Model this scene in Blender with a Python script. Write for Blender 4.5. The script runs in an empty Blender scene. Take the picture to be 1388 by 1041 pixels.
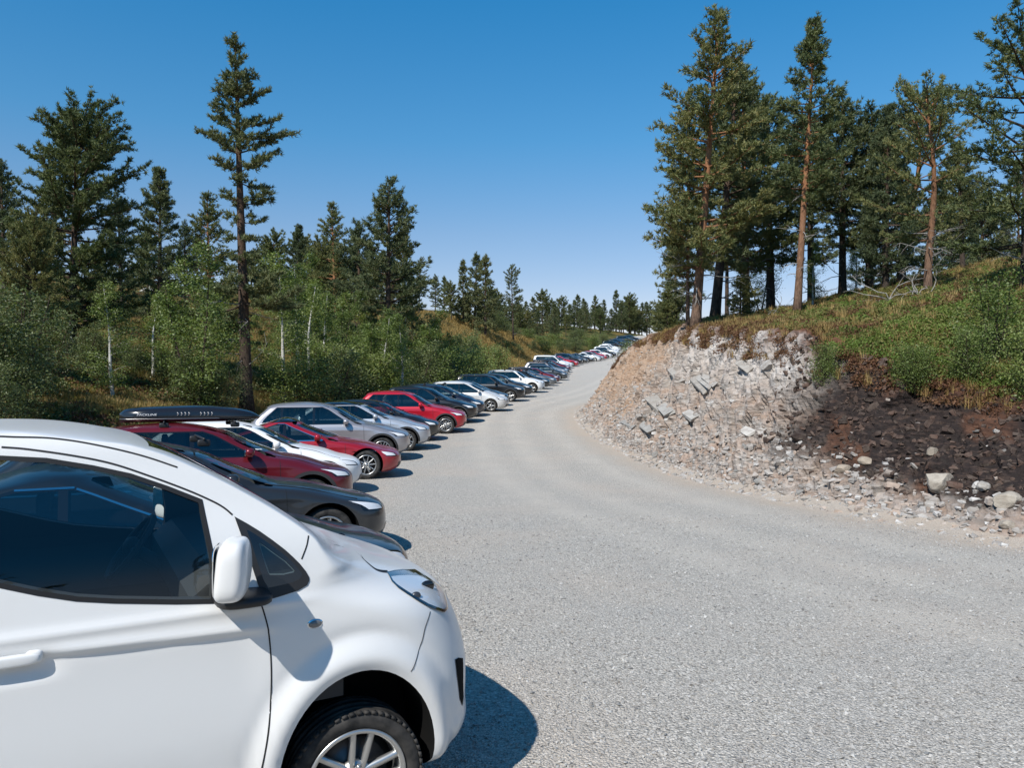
import bpy, bmesh, math, random
import numpy as np
from mathutils import Vector, Matrix
from mathutils.bvhtree import BVHTree
from mathutils.geometry import delaunay_2d_cdt
R = math.radians
sc = bpy.context.scene
COL = sc.collection

# ------------------------------------------------------------------ camera, sky, sun, exposure
F, CZ = 1048.0, 2.0                      # focal length in photo pixels (1388 wide), eye height
cam = bpy.data.objects.new('camera', bpy.data.cameras.new('camera'))
cam.data.sensor_width = 36.0
cam.data.lens = 36.0 * F / 1388.0
cam.data.clip_start, cam.data.clip_end = 0.05, 30000
cam.location = (0, 0, CZ)
cam.rotation_euler = (R(90), 0, 0)
COL.objects.link(cam)
sc.camera = cam
SUN = Vector((0.49, 0.80, -1.0)).normalized()          # direction the sunlight travels
ELEV = math.asin(-SUN.z)
world = bpy.data.worlds.new('World'); sc.world = world; world.use_nodes = True
wn = world.node_tree.nodes; wl = world.node_tree.links
bg = wn['Background']
sky = wn.new('ShaderNodeTexSky'); sky.sky_type = 'NISHITA'; sky.sun_disc = False
sky.sun_elevation = ELEV
sky.sun_rotation = math.atan2(-SUN.x, -SUN.y)
sky.altitude = 300; sky.air_density = 1.0; sky.dust_density = 0.3; sky.ozone_density = 6.0
# the clear, deep blue of the photograph: a smooth tint over the whole dome by elevation, paler towards the horizon all round
_tc = wn.new('ShaderNodeTexCoord'); _sx = wn.new('ShaderNodeSeparateXYZ'); wl.new(_tc.outputs['Generated'], _sx.inputs[0])
_rp = wn.new('ShaderNodeValToRGB'); wl.new(_sx.outputs[2], _rp.inputs[0])
_rp.color_ramp.elements[1].position = 1.0
_stops = [(.08, (1.0, .74, .67)), (.19, (.78, .78, .745)), (.30, (.44, .84, .88)), (.46, (.20, .86, 1.0)), (1.0, (.12, .62, .80))]
while len(_rp.color_ramp.elements) < len(_stops): _rp.color_ramp.elements.new(.5)
for _i, (_p, _c) in enumerate(_stops): _rp.color_ramp.elements[_i].position = _p
for _i, (_p, _c) in enumerate(_stops): _rp.color_ramp.elements[_i].color = (*_c, 1)
_mx = wn.new('ShaderNodeMix'); _mx.data_type = 'RGBA'; _mx.blend_type = 'MULTIPLY'; _mx.inputs[0].default_value = 1.0
wl.new(sky.outputs[0], _mx.inputs[6]); wl.new(_rp.outputs[0], _mx.inputs[7])
wl.new(_mx.outputs[2], bg.inputs[0]); bg.inputs[1].default_value = 0.15
sl = bpy.data.lights.new('sun', 'SUN'); sl.energy = 5.0; sl.angle = R(0.53); sl.color = (1.0, 0.955, 0.89)
so = bpy.data.objects.new('sun', sl); COL.objects.link(so)
so.rotation_euler = SUN.to_track_quat('-Z', 'Y').to_euler()
so.location = (-30, -50, 60)
sc.view_settings.view_transform = 'Standard'; sc.view_settings.look = 'None'
sc.view_settings.exposure = 0.13; sc.view_settings.gamma = 1.0
sc.render.engine = 'CYCLES'
sc.cycles.use_denoising = True
sc.cycles.max_bounces = 8; sc.cycles.transparent_max_bounces = 12
sc.cycles.diffuse_bounces = 3; sc.cycles.glossy_bounces = 3; sc.cycles.transmission_bounces = 4
sc.cycles.sample_clamp_indirect = 6.0
sc.cycles.caustics_reflective = False; sc.cycles.caustics_refractive = False

def pix(u, v, Y):
    return np.array([(u - 694.0) / F * Y, Y, CZ - (v - 520.5) / F * Y])

# ------------------------------------------------------------------ numeric helpers
def pchip(xs, ys):
    x = np.asarray(xs, float); y = np.asarray(ys, float)
    h = np.diff(x); d = np.diff(y) / h
    m = np.zeros_like(y)
    m[0], m[-1] = d[0], d[-1]
    for i in range(1, len(x) - 1):
        if d[i-1] * d[i] > 0:
            w1, w2 = 2*h[i] + h[i-1], h[i] + 2*h[i-1]
            m[i] = (w1 + w2) / (w1/d[i-1] + w2/d[i])
    def f(q):
        q = np.clip(np.asarray(q, float), x[0], x[-1])
        i = np.clip(np.searchsorted(x, q) - 1, 0, len(x) - 2)
        t = (q - x[i]) / h[i]
        return ((1 + 2*t)*(1-t)**2*y[i] + t*(1-t)**2*h[i]*m[i] + t*t*(3-2*t)*y[i+1] + t*t*(t-1)*h[i]*m[i+1])
    return f
def tab(*pts):
    return pchip([p[0] for p in pts], [p[1] for p in pts])
def sstep(a, b, x):
    t = np.clip((x - a) / (b - a), 0, 1); return t*t*(3-2*t)
_rp = np.random.RandomState(7)
PERM = np.concatenate([_rp.permutation(256)]*3)
GRAD = _rp.normal(size=(256, 3)); GRAD /= np.linalg.norm(GRAD, axis=1)[:, None]
def perlin(p):
    p = np.asarray(p, float)
    i = np.floor(p).astype(int); f = p - i; i &= 255
    u = f*f*f*(f*(f*6-15)+10)
    r = 0
    for dx in (0, 1):
        for dy in (0, 1):
            for dz in (0, 1):
                h = PERM[PERM[PERM[i[..., 0]+dx] + i[..., 1]+dy] + i[..., 2]+dz]
                g = (GRAD[h] * (f - np.array([dx, dy, dz]))).sum(-1)
                wgt = (u[..., 0] if dx else 1-u[..., 0])*(u[..., 1] if dy else 1-u[..., 1])*(u[..., 2] if dz else 1-u[..., 2])
                r = r + g*wgt
    return r
def fbm(p, o=4, g=0.5):
    p = np.asarray(p, float); a, s = 1.0, 0
    for k in range(o):
        s = s + a*perlin(p*2.0**k + 13.7*k); a *= g
    return s
def fbm2(x, y, s, o=4, z=0.0):
    return fbm(np.stack([x*s, y*s, np.full_like(x, z)], -1), o)

# ------------------------------------------------------------------ objects
def mesh_np(name, V, Fc, smooth=False):
    """V (n,3); Fc (m,3) or (m,4) int array"""
    V = np.asarray(V, np.float32); Fc = np.asarray(Fc, np.int32)
    me = bpy.data.meshes.new(name)
    me.vertices.add(len(V)); me.vertices.foreach_set('co', V.ravel())
    k = Fc.shape[1]
    me.loops.add(Fc.size); me.loops.foreach_set('vertex_index', Fc.ravel())
    me.polygons.add(len(Fc)); me.polygons.foreach_set('loop_start', np.arange(0, Fc.size, k, dtype=np.int32))
    me.polygons.foreach_set('use_smooth', np.full(len(Fc), smooth, bool))
    me.update(calc_edges=True); me.validate()
    return me
def mesh_py(name, V, Fc, smooth=True):
    me = bpy.data.meshes.new(name); me.from_pydata([tuple(map(float, v)) for v in V], [], [tuple(f) for f in Fc])
    me.polygons.foreach_set('use_smooth', np.full(len(me.polygons), smooth, bool)); me.update()
    return me
def link(name, me, m=None, parent=None):
    o = bpy.data.objects.new(name, me); COL.objects.link(o)
    if m is not None and not me.materials: me.materials.append(m)
    if parent is not None: o.parent = parent
    return o
def tag(o, label=None, cat=None, group=None, kind=None):
    for k, v in (('label', label), ('category', cat), ('group', group), ('kind', kind)):
        if v: o[k] = v
    return o
def empty(name, loc=(0, 0, 0), rz=0.0):
    o = bpy.data.objects.new(name, None); COL.objects.link(o)
    o.location = loc; o.rotation_euler = (0, 0, rz); o.empty_display_size = 0.2
    return o
def copy_tree(o, parent=None):
    c = o.copy(); COL.objects.link(c); c.parent = parent
    for ch in list(o.children):
        copy_tree(ch, c)
    return c
def box_vf(c, s, rot=None):
    V = np.array([[x, y, z] for x in (-.5, .5) for y in (-.5, .5) for z in (-.5, .5)], float)*np.array(s)
    if rot is not None: V = V @ np.array(rot).T
    return V + np.array(c), [(0, 1, 3, 2), (4, 6, 7, 5), (0, 4, 5, 1), (2, 3, 7, 6), (0, 2, 6, 4), (1, 5, 7, 3)]
def tube_vf(pts, rad, k=8, caps=True):
    pts = [Vector(p) for p in pts]; n = len(pts)
    rad = [rad]*n if np.isscalar(rad) else rad
    V, Fc = [], []
    up = Vector((0.13, 0.21, 0.97))
    for i, p in enumerate(pts):
        t = (pts[min(i+1, n-1)] - pts[max(i-1, 0)]).normalized()
        a = t.cross(up)
        if a.length < 1e-3: a = t.cross(Vector((1, 0, 0)))
        a.normalize(); b = t.cross(a)
        for j in range(k):
            q = 2*math.pi*j/k
            V.append(p + (a*math.cos(q) + b*math.sin(q))*rad[i])
    for i in range(n-1):
        for j in range(k):
            Fc.append((i*k+j, i*k+(j+1) % k, (i+1)*k+(j+1) % k, (i+1)*k+j))
    if caps:
        Fc.append(tuple(range(k))[::-1]); Fc.append(tuple((n-1)*k+j for j in range(k)))
    return V, Fc
class MB:
    def __init__(s): s.V = []; s.F = []
    def add(s, vf):
        o = len(s.V); s.V += [tuple(v) for v in vf[0]]; s.F += [tuple(i+o for i in f) for f in vf[1]]; return s
    def mesh(s, name, smooth=True): return mesh_py(name, s.V, s.F, smooth)

# ------------------------------------------------------------------ materials
MATS = {}
class NT:
    def __init__(s, name):
        s.m = bpy.data.materials.new(name); s.m.use_nodes = True
        s.n = s.m.node_tree.nodes; s.l = s.m.node_tree.links
        s.b = s.n['Principled BSDF']; s.out = s.n['Material Output']
    def node(s, t, **kw):
        nd = s.n.new(t)
        for k, v in kw.items(): setattr(nd, k, v)
        return nd
    def set(s, nd, **kw):
        for k, v in kw.items():
            k = k.replace('_', ' ')
            sk = nd.inputs[k]
            if isinstance(v, bpy.types.NodeSocket): s.l.new(v, sk)
            else: sk.default_value = v if not (isinstance(v, tuple) and len(v) == 3 and sk.type == 'RGBA') else (*v, 1)
        return nd
    def pos(s): return s.node('ShaderNodeTexCoord').outputs['Object']
    def noise(s, vec, scale, detail=4.0, rough=0.55, out='Fac', dist=0.0):
        nd = s.node('ShaderNodeTexNoise'); s.set(nd, Vector=vec, Scale=scale, Detail=detail, Roughness=rough, Distortion=dist)
        return nd.outputs[out]
    def voro(s, vec, scale, out='Distance', feature='F1'):
        nd = s.node('ShaderNodeTexVoronoi', feature=feature); s.set(nd, Vector=vec, Scale=scale); return nd.outputs[out]
    def ramp(s, fac, stops):
        nd = s.node('ShaderNodeValToRGB'); cr = nd.color_ramp
        while len(cr.elements) < len(stops): cr.elements.new(0.5)
        for e, (p, c) in zip(cr.elements, stops):
            e.position = p; e.color = (*c, 1) if isinstance(c, tuple) else (c, c, c, 1)
        s.l.new(fac, nd.inputs[0]); return nd.outputs[0]
    def mix(s, fac, a, b, mode='MIX'):
        nd = s.node('ShaderNodeMix', data_type='RGBA', blend_type=mode)
        for k, v in ((0, fac), (6, a), (7, b)):
            if isinstance(v, bpy.types.NodeSocket): s.l.new(v, nd.inputs[k])
            else: nd.inputs[k].default_value = (*v, 1) if isinstance(v, tuple) else v
        return nd.outputs[2]
    def math(s, op, a, b=0.0, clamp=False):
        nd = s.node('ShaderNodeMath', operation=op, use_clamp=clamp)
        for k, v in ((0, a), (1, b)):
            if isinstance(v, bpy.types.NodeSocket): s.l.new(v, nd.inputs[k])
            else: nd.inputs[k].default_value = v
        return nd.outputs[0]
    def attr(s, name): return s.node('ShaderNodeAttribute', attribute_name=name).outputs['Fac']
    def bump(s, h, strength=0.5, dist=0.02):
        nd = s.node('ShaderNodeBump'); s.set(nd, Height=h, Strength=strength, Distance=dist)
        s.l.new(nd.outputs[0], s.b.inputs['Normal']); return nd
def simple(name, col, rough=0.5, metal=0.0, coat=0.0, spec=0.5, emit=None):
    t = NT(name); t.set(t.b, Base_Color=col, Roughness=rough, Metallic=metal, Coat_Weight=coat, Specular_IOR_Level=spec)
    return t.m
def paint(name, col, metal=0.0, dust=0.25, coat=0.7, spec=0.5):
    t = NT(name); p = t.pos()
    n = t.noise(p, 6.0, 5.0); sep = t.node('ShaderNodeSeparateXYZ'); t.l.new(p, sep.inputs[0])
    low = t.math('MULTIPLY', t.math('SUBTRACT', 0.75, sep.outputs[2], True), 1.6*dust, True)   # road dust clings to the lower body
    fac = t.math('MULTIPLY', low, t.ramp(n, [(0.3, 0.2), (0.7, 1.0)]), True)
    t.set(t.b, Base_Color=t.mix(fac, col, (0.42, 0.38, 0.33)), Metallic=metal, Coat_Weight=coat, Coat_Roughness=0.05, Specular_IOR_Level=spec)
    t.set(t.b, Roughness=t.math('ADD', 0.32, t.math('MULTIPLY', fac, 0.4)))
    return t.m
def glass_mat(name, tint, refl=1.0):
    t = NT(name)
    tr = t.node('ShaderNodeBsdfTransparent'); tr.inputs[0].default_value = (*tint, 1)
    gl = t.node('ShaderNodeBsdfGlossy'); gl.inputs['Roughness'].default_value = 0.0; gl.inputs[0].default_value = (1, 1, 1, 1)
    lw = t.node('ShaderNodeLayerWeight'); lw.inputs[0].default_value = 0.5
    f5 = t.math('ADD', t.math('MULTIPLY', t.math('POWER', lw.outputs['Facing'], 5.0), 0.92), 0.055)
    mx = t.node('ShaderNodeMixShader'); t.l.new(t.math('MULTIPLY', f5, refl, True), mx.inputs[0])
    t.l.new(tr.outputs[0], mx.inputs[1]); t.l.new(gl.outputs[0], mx.inputs[2]); t.l.new(mx.outputs[0], t.out.inputs[0])
    return t.m
M = MATS
M['van_white'] = paint('van_white', (0.69, 0.69, 0.68), 0.0, 0.22, 0.40, 0.35)
for k, c, me_ in (('white', (0.78, 0.78, 0.77), 0), ('black', (0.012, 0.013, 0.015), .2), ('graphite', (0.035, 0.037, 0.04), .45),
              ('darkred', (0.15, 0.010, 0.017), .35), ('red', (0.36, 0.012, 0.022), .3), ('brightred', (0.50, 0.012, 0.028), .3),
              ('silver', (0.42, 0.40, 0.41), .6), ('bluesilver', (0.50, 0.53, 0.57), .45), ('navy', (0.016, 0.022, 0.04), .4),
              ('grey', (0.16, 0.17, 0.18), .5), ('darkgrey', (0.06, 0.068, 0.075), .45), ('pearl', (0.66, 0.66, 0.65), .2)):
    M['p_'+k] = paint('paint_'+k, c, me_, .25, *((.3, .35) if k in ('white', 'pearl') else (.6, .45)))
M['tint'] = simple('tinted_glass', (0.008, 0.010, 0.011), 0.02, 0, 0, 0.45)
M['clear_glass'] = glass_mat('clear_glass', (0.84, 0.88, 0.87), 0.8)
M['cargls'] = glass_mat('car_glass', (0.34, 0.40, 0.40), 1.3)
M['shield'] = glass_mat('windshield_glass', (0.72, 0.78, 0.77), 1.0)
M['rubber'] = simple('rubber', (0.013, 0.013, 0.014), 0.55, 0, 0, 0.35)
M['plastic'] = simple('black_plastic', (0.02, 0.02, 0.021), 0.45, 0, 0, 0.4)
M['clad'] = simple('grey_cladding', (0.035, 0.035, 0.036), 0.6, 0, 0, 0.35)
M['gloss'] = simple('gloss_black', (0.008, 0.008, 0.009), 0.06, 0, 0.6, 0.5)
M['well'] = simple('wheel_well', (0.008, 0.008, 0.008), 0.9, 0, 0, 0.1)
M['cabin'] = simple('cabin_trim', (0.045, 0.046, 0.048), 0.65, 0, 0, 0.35)
M['liner'] = simple('headliner', (0.20, 0.20, 0.19), 0.9, 0, 0, 0.1)
M['chrome'] = simple('chrome', (0.75, 0.75, 0.76), 0.12, 1.0)
M['mirror'] = simple('mirror_silvering', (0.85, 0.87, 0.88), 0.0, 1.0)
M['alloy'] = simple('alloy', (0.50, 0.50, 0.49), 0.30, 0.85)
M['alloy_dark'] = simple('alloy_dark', (0.10, 0.10, 0.105), 0.35, 0.7)
M['lampshell'] = simple('lamp_reflector', (0.80, 0.81, 0.82), 0.28, 0.15, 0.3)
M['amber'] = simple('smoked_lens', (0.12, 0.12, 0.12), 0.1, 0, 1.0)
M['taillens'] = simple('red_lens', (0.30, 0.008, 0.010), 0.12, 0, 1.0)
M['whiteplate'] = simple('plate_white', (0.75, 0.75, 0.75), 0.4)
M['boxblack'] = simple('roof_box_black', (0.012, 0.012, 0.014), 0.22, 0, 0.5)
M['lens'] = glass_mat('lamp_lens', (.94, .95, .96), 1.2)
def tyre_mat():
    t = NT('tyre'); p = t.pos(); n = t.noise(p, 14, 4)
    t.set(t.b, Base_Color=t.mix(t.ramp(n, [(0.35, 0.0), (0.75, 0.55)]), (0.018, 0.018, 0.018), (0.12, 0.11, 0.10)), Roughness=0.75, Specular_IOR_Level=0.25)
    return t.m
M['tyre'] = tyre_mat()

def gravel_mat():
    t = NT('gravel'); p0 = t.pos()
    wob = t.node('ShaderNodeMix', data_type='VECTOR'); wob.inputs[0].default_value = 0.018
    t.l.new(p0, wob.inputs[4]); t.l.new(t.noise(p0, 38.0, 2.0, 0.6, 'Color'), wob.inputs[5]); p = wob.outputs[1]
    v1c = t.voro(p, 60.0, 'Color'); v1 = t.voro(p, 60.0)
    v2c = t.voro(p, 125.0, 'Color'); v2 = t.voro(p, 125.0)
    g1 = t.node('ShaderNodeSeparateColor'); t.l.new(v1c, g1.inputs[0])
    g2 = t.node('ShaderNodeSeparateColor'); t.l.new(v2c, g2.inputs[0])
    stone = t.ramp(g1.outputs[0], [(0.0, (0.10, 0.10, 0.095)), (0.22, (0.33, 0.32, 0.295)), (0.7, (0.48, 0.465, 0.43)), (1.0, (0.74, 0.72, 0.68))])
    fine = t.ramp(g2.outputs[1], [(0.0, (0.18, 0.175, 0.165)), (0.5, (0.42, 0.405, 0.375)), (1.0, (0.64, 0.62, 0.585))])
    big = t.noise(p, 0.35, 5.0, 0.6)
    packed = t.noise(p, 1.7, 4.0, 0.6)
    c = t.mix(t.ramp(packed, [(0.38, 0.30), (0.60, 0.95)]), stone, fine)
    gap = t.math('MULTIPLY', t.ramp(v1, [(0.45, 0.0), (0.8, 1.0)]), 0.35)
    c = t.mix(gap, c, (0.12, 0.115, 0.105))
    c = t.mix(t.ramp(big, [(0.48, 0.0), (0.68, 0.42)]), c, (0.47, 0.415, 0.36))        # dusty fines
    c = t.mix(t.ramp(t.noise(p, 0.8, 3.0), [(0.5, 0.0), (0.75, 0.25)]), c, (0.33, 0.345, 0.35))
    c = t.mix(t.math('MULTIPLY', t.attr('edge'), t.ramp(t.noise(p, 1.2, 5.0), [(0.3, 0.4), (0.65, 0.9)])), c, (0.44, 0.375, 0.31))
    c = t.mix(t.math('MULTIPLY', t.attr('track'), t.ramp(t.noise(p, 0.9, 4.0), [(0.3, 0.25), (0.65, 0.8)])), c, (0.50, 0.478, 0.435))   # packed wheel tracks
    c = t.mix(1.0, c, (1.13, 1.085, 1.035), 'MULTIPLY')
    t.set(t.b, Base_Color=c, Roughness=0.95, Specular_IOR_Level=0.15)
    h = t.math('ADD', t.math('MULTIPLY', v1, -1.0), t.math('MULTIPLY', v2, -0.45))
    t.bump(h, 1.0, 0.013)
    return t.m
M['gravel'] = gravel_mat()
def heath_mat():
    t = NT('heath_ground'); p = t.pos()
    a = t.noise(p, 0.22, 6.0, 0.6); b = t.noise(p, 1.6, 6.0, 0.65); c2 = t.noise(p, 9.0, 5.0, 0.7)
    green = t.ramp(b, [(0.3, (0.045, 0.060, 0.018)), (0.55, (0.085, 0.10, 0.03)), (0.75, (0.13, 0.12, 0.045))])
    brown = t.ramp(b, [(0.3, (0.17, 0.095, 0.035)), (0.55, (0.31, 0.175, 0.062)), (0.8, (0.38, 0.245, 0.10))])
    rust = t.ramp(b, [(0.3, (0.055, 0.030, 0.018)), (0.7, (0.15, 0.075, 0.04))])
    c = t.mix(t.math('ADD', t.ramp(a, [(0.46, 0.0), (0.62, 0.7)]), t.attr('dry'), True), green, brown)
    c = t.mix(t.attr('rust'), c, rust)
    c = t.mix(t.ramp(c2, [(0.35, 0.55), (0.6, 0.0)]), c, (0.035, 0.03, 0.016))
    t.set(t.b, Base_Color=c, Roughness=1.0, Specular_IOR_Level=0.05)
    t.bump(c2, 0.8, 0.12)
    return t.m
M['heath'] = heath_mat()
def rock_mat():
    t = NT('rock_cut'); p = t.pos()
    mp = t.node('ShaderNodeMapping'); t.l.new(p, mp.inputs[0])
    mp.inputs['Rotation'].default_value = (0.5, 0.35, 0.4); mp.inputs['Scale'].default_value = (1.0, 0.9, 3.2)
    q = mp.outputs[0]
    n1 = t.noise(q, 1.1, 7.0, 0.62); n2 = t.noise(p, 0.5, 5.0, 0.6); n3 = t.noise(q, 5.0, 6.0, 0.7)
    vc = t.node('ShaderNodeSeparateColor'); t.l.new(t.voro(q, 5.0, 'Color'), vc.inputs[0])
    vd = t.voro(q, 5.0)
    grey = t.ramp(vc.outputs[0], [(0.0, (0.20, 0.19, 0.175)), (0.4, (0.33, 0.305, 0.275)), (0.75, (0.43, 0.40, 0.365)), (1.0, (0.56, 0.54, 0.50))])
    pink = t.ramp(n3, [(0.3, (0.30, 0.215, 0.16)), (0.55, (0.43, 0.32, 0.25)), (0.8, (0.52, 0.43, 0.355))])
    c = t.mix(t.ramp(n1, [(0.40, 0.15), (0.62, 0.9)]), grey, pink)
    c = t.mix(t.math('MULTIPLY', t.attr('orange'), t.ramp(n2, [(0.30, 0.35), (0.6, 1.0)])), c, t.ramp(n3, [(0.3, (0.33, 0.19, 0.10)), (0.7, (0.50, 0.35, 0.23))]))
    c = t.mix(t.math('MULTIPLY', t.attr('pale'), t.ramp(n1, [(0.35, 0.1), (0.6, 0.9)])), c, (0.60, 0.575, 0.54))
    soil = t.ramp(n3, [(0.25, (0.012, 0.010, 0.010)), (0.5, (0.034, 0.026, 0.024)), (0.75, (0.115, 0.078, 0.060))])
    c = t.mix(t.attr('soil'), c, soil)
    c = t.mix(t.attr('rust'), c, t.ramp(n3, [(0.3, (0.07, 0.032, 0.020)), (0.7, (0.22, 0.105, 0.06))]))
    c = t.mix(t.ramp(n3, [(0.30, 0.75), (0.44, 0.0)]), c, (0.06, 0.05, 0.042))
    c = t.mix(1.0, c, (0.90, 0.885, 0.875), 'MULTIPLY')
    t.set(t.b, Base_Color=c, Roughness=0.95, Specular_IOR_Level=0.15)
    t.bump(t.math('ADD', n3, t.math('MULTIPLY', vd, 0.6)), 1.0, 0.06)
    return t.m
M['rock'] = rock_mat()
def stone_mat(name, cols):
    t = NT(name); p = t.pos(); oi = t.node('ShaderNodeObjectInfo')
    at = t.node('ShaderNodeAttribute', attribute_name='tone').outputs['Fac']
    k = t.math('FRACT', t.math('ADD', oi.outputs['Random'], at))
    c = t.ramp(k, [(i/(len(cols)-1), cc) for i, cc in enumerate(cols)])
    n = t.noise(p, 7.0, 6.0, 0.7)
    c = t.mix(t.ramp(n, [(0.3, 0.6), (0.6, 0.0)]), c, (0.16, 0.125, 0.10))
    t.set(t.b, Base_Color=c, Roughness=0.92, Specular_IOR_Level=0.2)
    t.bump(n, 0.7, 0.03)
    return t.m
M['shard'] = stone_mat('slate_shard', [(0.22, 0.215, 0.20), (0.40, 0.37, 0.34), (0.33, 0.30, 0.27), (0.50, 0.48, 0.45), (0.44, 0.34, 0.27), (0.36, 0.34, 0.32), (0.58, 0.56, 0.53)])
M['slab'] = stone_mat('slate_slab', [(0.30, 0.295, 0.275), (0.44, 0.42, 0.385), (0.36, 0.33, 0.29), (0.50, 0.475, 0.435)])
M['boulder'] = stone_mat('boulder', [(0.28, 0.24, 0.19), (0.40, 0.36, 0.30), (0.34, 0.28, 0.215)])
M['soilclod'] = stone_mat('soil_clod', [(0.022, 0.016, 0.014), (0.05, 0.035, 0.029), (0.10, 0.06, 0.045), (0.033, 0.024, 0.021)])
M['pebble'] = stone_mat('gravel_stone', [(0.20, 0.205, 0.205), (0.42, 0.41, 0.39), (0.34, 0.335, 0.32), (0.50, 0.49, 0.47), (0.46, 0.45, 0.42)])
def leaf_mat(name, cols, transl=0.3, scale=0.9, spec=0.2, rough=0.6):
    t = NT(name); geo = t.node('ShaderNodeNewGeometry'); oi = t.node('ShaderNodeObjectInfo')
    n = t.noise(geo.outputs['Position'], scale, 3.0, 0.6)
    ri = geo.outputs['Random Per Island']
    k = t.math('ADD', t.math('MULTIPLY', n, 0.55), t.math('ADD', t.math('MULTIPLY', ri, 0.28), t.math('MULTIPLY', oi.outputs['Random'], 0.22)))
    c = t.ramp(k, [(0.22 + 0.5*i/(len(cols)-1), cc) for i, cc in enumerate(cols)])
    t.set(t.b, Base_Color=c, Roughness=rough, Specular_IOR_Level=spec)
    tl = t.node('ShaderNodeBsdfTranslucent'); t.l.new(t.mix(1.0, c, (1.15, 1.25, 0.6), 'MULTIPLY'), tl.inputs[0])
    mx = t.node('ShaderNodeMixShader'); mx.inputs[0].default_value = transl
    t.l.new(t.b.outputs[0], mx.inputs[1]); t.l.new(tl.outputs[0], mx.inputs[2]); t.l.new(mx.outputs[0], t.out.inputs[0])
    return t.m
M['needle'] = leaf_mat('pine_needles', [(0.066, 0.086, 0.040), (0.132, 0.160, 0.066), (0.24, 0.22, 0.085)], 0.2, 0.7)
M['needle_dark'] = leaf_mat('pine_needles_dark', [(0.055, 0.074, 0.042), (0.110, 0.138, 0.068), (0.185, 0.185, 0.082)], 0.2, 0.7)
M['birch'] = leaf_mat('birch_leaves', [(0.075, 0.108, 0.030), (0.150, 0.200, 0.055), (0.25, 0.29, 0.095)], 0.32, 0.8, 0.35, 0.45)
M['bushleaf'] = leaf_mat('bush_leaves', [(0.062, 0.084, 0.032), (0.125, 0.156, 0.056), (0.22, 0.245, 0.11)], 0.28, 0.8, 0.35, 0.45)
M['heathleaf'] = leaf_mat('heath_leaves', [(0.075, 0.088, 0.026), (0.145, 0.152, 0.046), (0.235, 0.195, 0.07)], 0.25, 0.5)
M['berryleaf'] = leaf_mat('berry_leaves', [(0.080, 0.125, 0.028), (0.14, 0.20, 0.042), (0.21, 0.25, 0.068)], 0.3, 0.5)
M['rustleaf'] = leaf_mat('rusty_heather', [(0.085, 0.040, 0.024), (0.155, 0.075, 0.042), (0.20, 0.125, 0.06)], 0.2, 0.5)
M['drygrass'] = leaf_mat('dry_grass', [(0.22, 0.145, 0.052), (0.37, 0.25, 0.095), (0.46, 0.34, 0.15)], 0.25, 0.5)
def bark_mat(name, lo, hi, zl, top=None):
    t = NT(name); p = t.pos()
    mp = t.node('ShaderNodeMapping'); t.l.new(p, mp.inputs[0]); mp.inputs['Scale'].default_value = (1, 1, 0.25)
    n = t.noise(mp.outputs[0], 22.0, 5.0, 0.65)
    sep = t.node('ShaderNodeSeparateXYZ'); t.l.new(p, sep.inputs[0])
    k = t.math('DIVIDE', sep.outputs[2], zl, True)
    c = t.mix(t.ramp(n, [(0.35, 0.0), (0.65, 1.0)]), lo, hi)
    if top: c = t.mix(k, c, t.mix(t.ramp(n, [(0.35, 0.0), (0.65, 1.0)]), top, tuple(min(1, x*1.6) for x in top)))
    t.set(t.b, Base_Color=c, Roughness=0.95, Specular_IOR_Level=0.1); t.bump(n, 0.9, 0.05)
    return t.m
M['bark'] = bark_mat('pine_bark', (0.07, 0.05, 0.04), (0.21, 0.145, 0.105), 6.0, (0.24, 0.115, 0.058))
M['bark_dark'] = bark_mat('dark_bark', (0.03, 0.025, 0.021), (0.085, 0.068, 0.055), 9.0, (0.085, 0.055, 0.038))
M['deadwood'] = bark_mat('dead_wood', (0.22, 0.205, 0.185), (0.45, 0.43, 0.40), 5.0)
def birchbark():
    t = NT('birch_bark'); p = t.pos()
    mp = t.node('ShaderNodeMapping'); t.l.new(p, mp.inputs[0]); mp.inputs['Scale'].default_value = (1, 1, 5)
    n = t.noise(mp.outputs[0], 6.0, 4.0, 0.7)
    t.set(t.b, Base_Color=t.ramp(n, [(0.36, (0.06, 0.055, 0.05)), (0.46, (0.50, 0.48, 0.45)), (0.8, (0.66, 0.64, 0.60))]), Roughness=0.8)
    return t.m
M['birchbark'] = birchbark()

# ------------------------------------------------------------------ terrain functions
zr = tab((-60, .3), (-5, 0), (3.4, -.06), (6.8, -.09), (9.8, -.16), (18.6, -.25), (25, -.14), (31, .03), (41, .53), (50, .85), (63, 1.45),
         (76, 2.14), (92, 3.1), (115, 4.96), (130, 6.03), (150, 7.8), (175, 11.0), (200, 14.0), (225, 16.0), (300, 17.5), (420, 15), (900, 0), (4000, -40))
nose = tab((-60, 6), (-8, 2.2), (0, .55), (3.6, -.15), (6.8, -.95), (9.8, -1.7), (13, -2.6), (16, -3.0), (19, -2.95), (22, -2.9), (25, -2.75), (28, -2.6), (31, -2.0),
           (35, -1.65), (41, -.6), (50, .7), (60, 2.35), (70, 3.9), (80, 5.6), (108, 9.4), (124, 13.2), (139, 17.5), (153, 21.2), (178, 28.5), (205, 38), (260, 60), (400, 120), (4000, 800))
TOE = np.array([(22, -30), (16, -6), (11, 2), (8.5, 6.8), (6.75, 10.1), (6.0, 12.5), (4.7, 16), (3.95, 20), (3.5, 25), (3.2, 30), (3.1, 34.7), (3.5, 42), (5.2, 48),
                (8.6, 58), (12.5, 75), (17, 95), (22, 115), (27.5, 135), (34.5, 160), (44, 190), (60, 230), (110, 330), (300, 700)], float)
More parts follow.
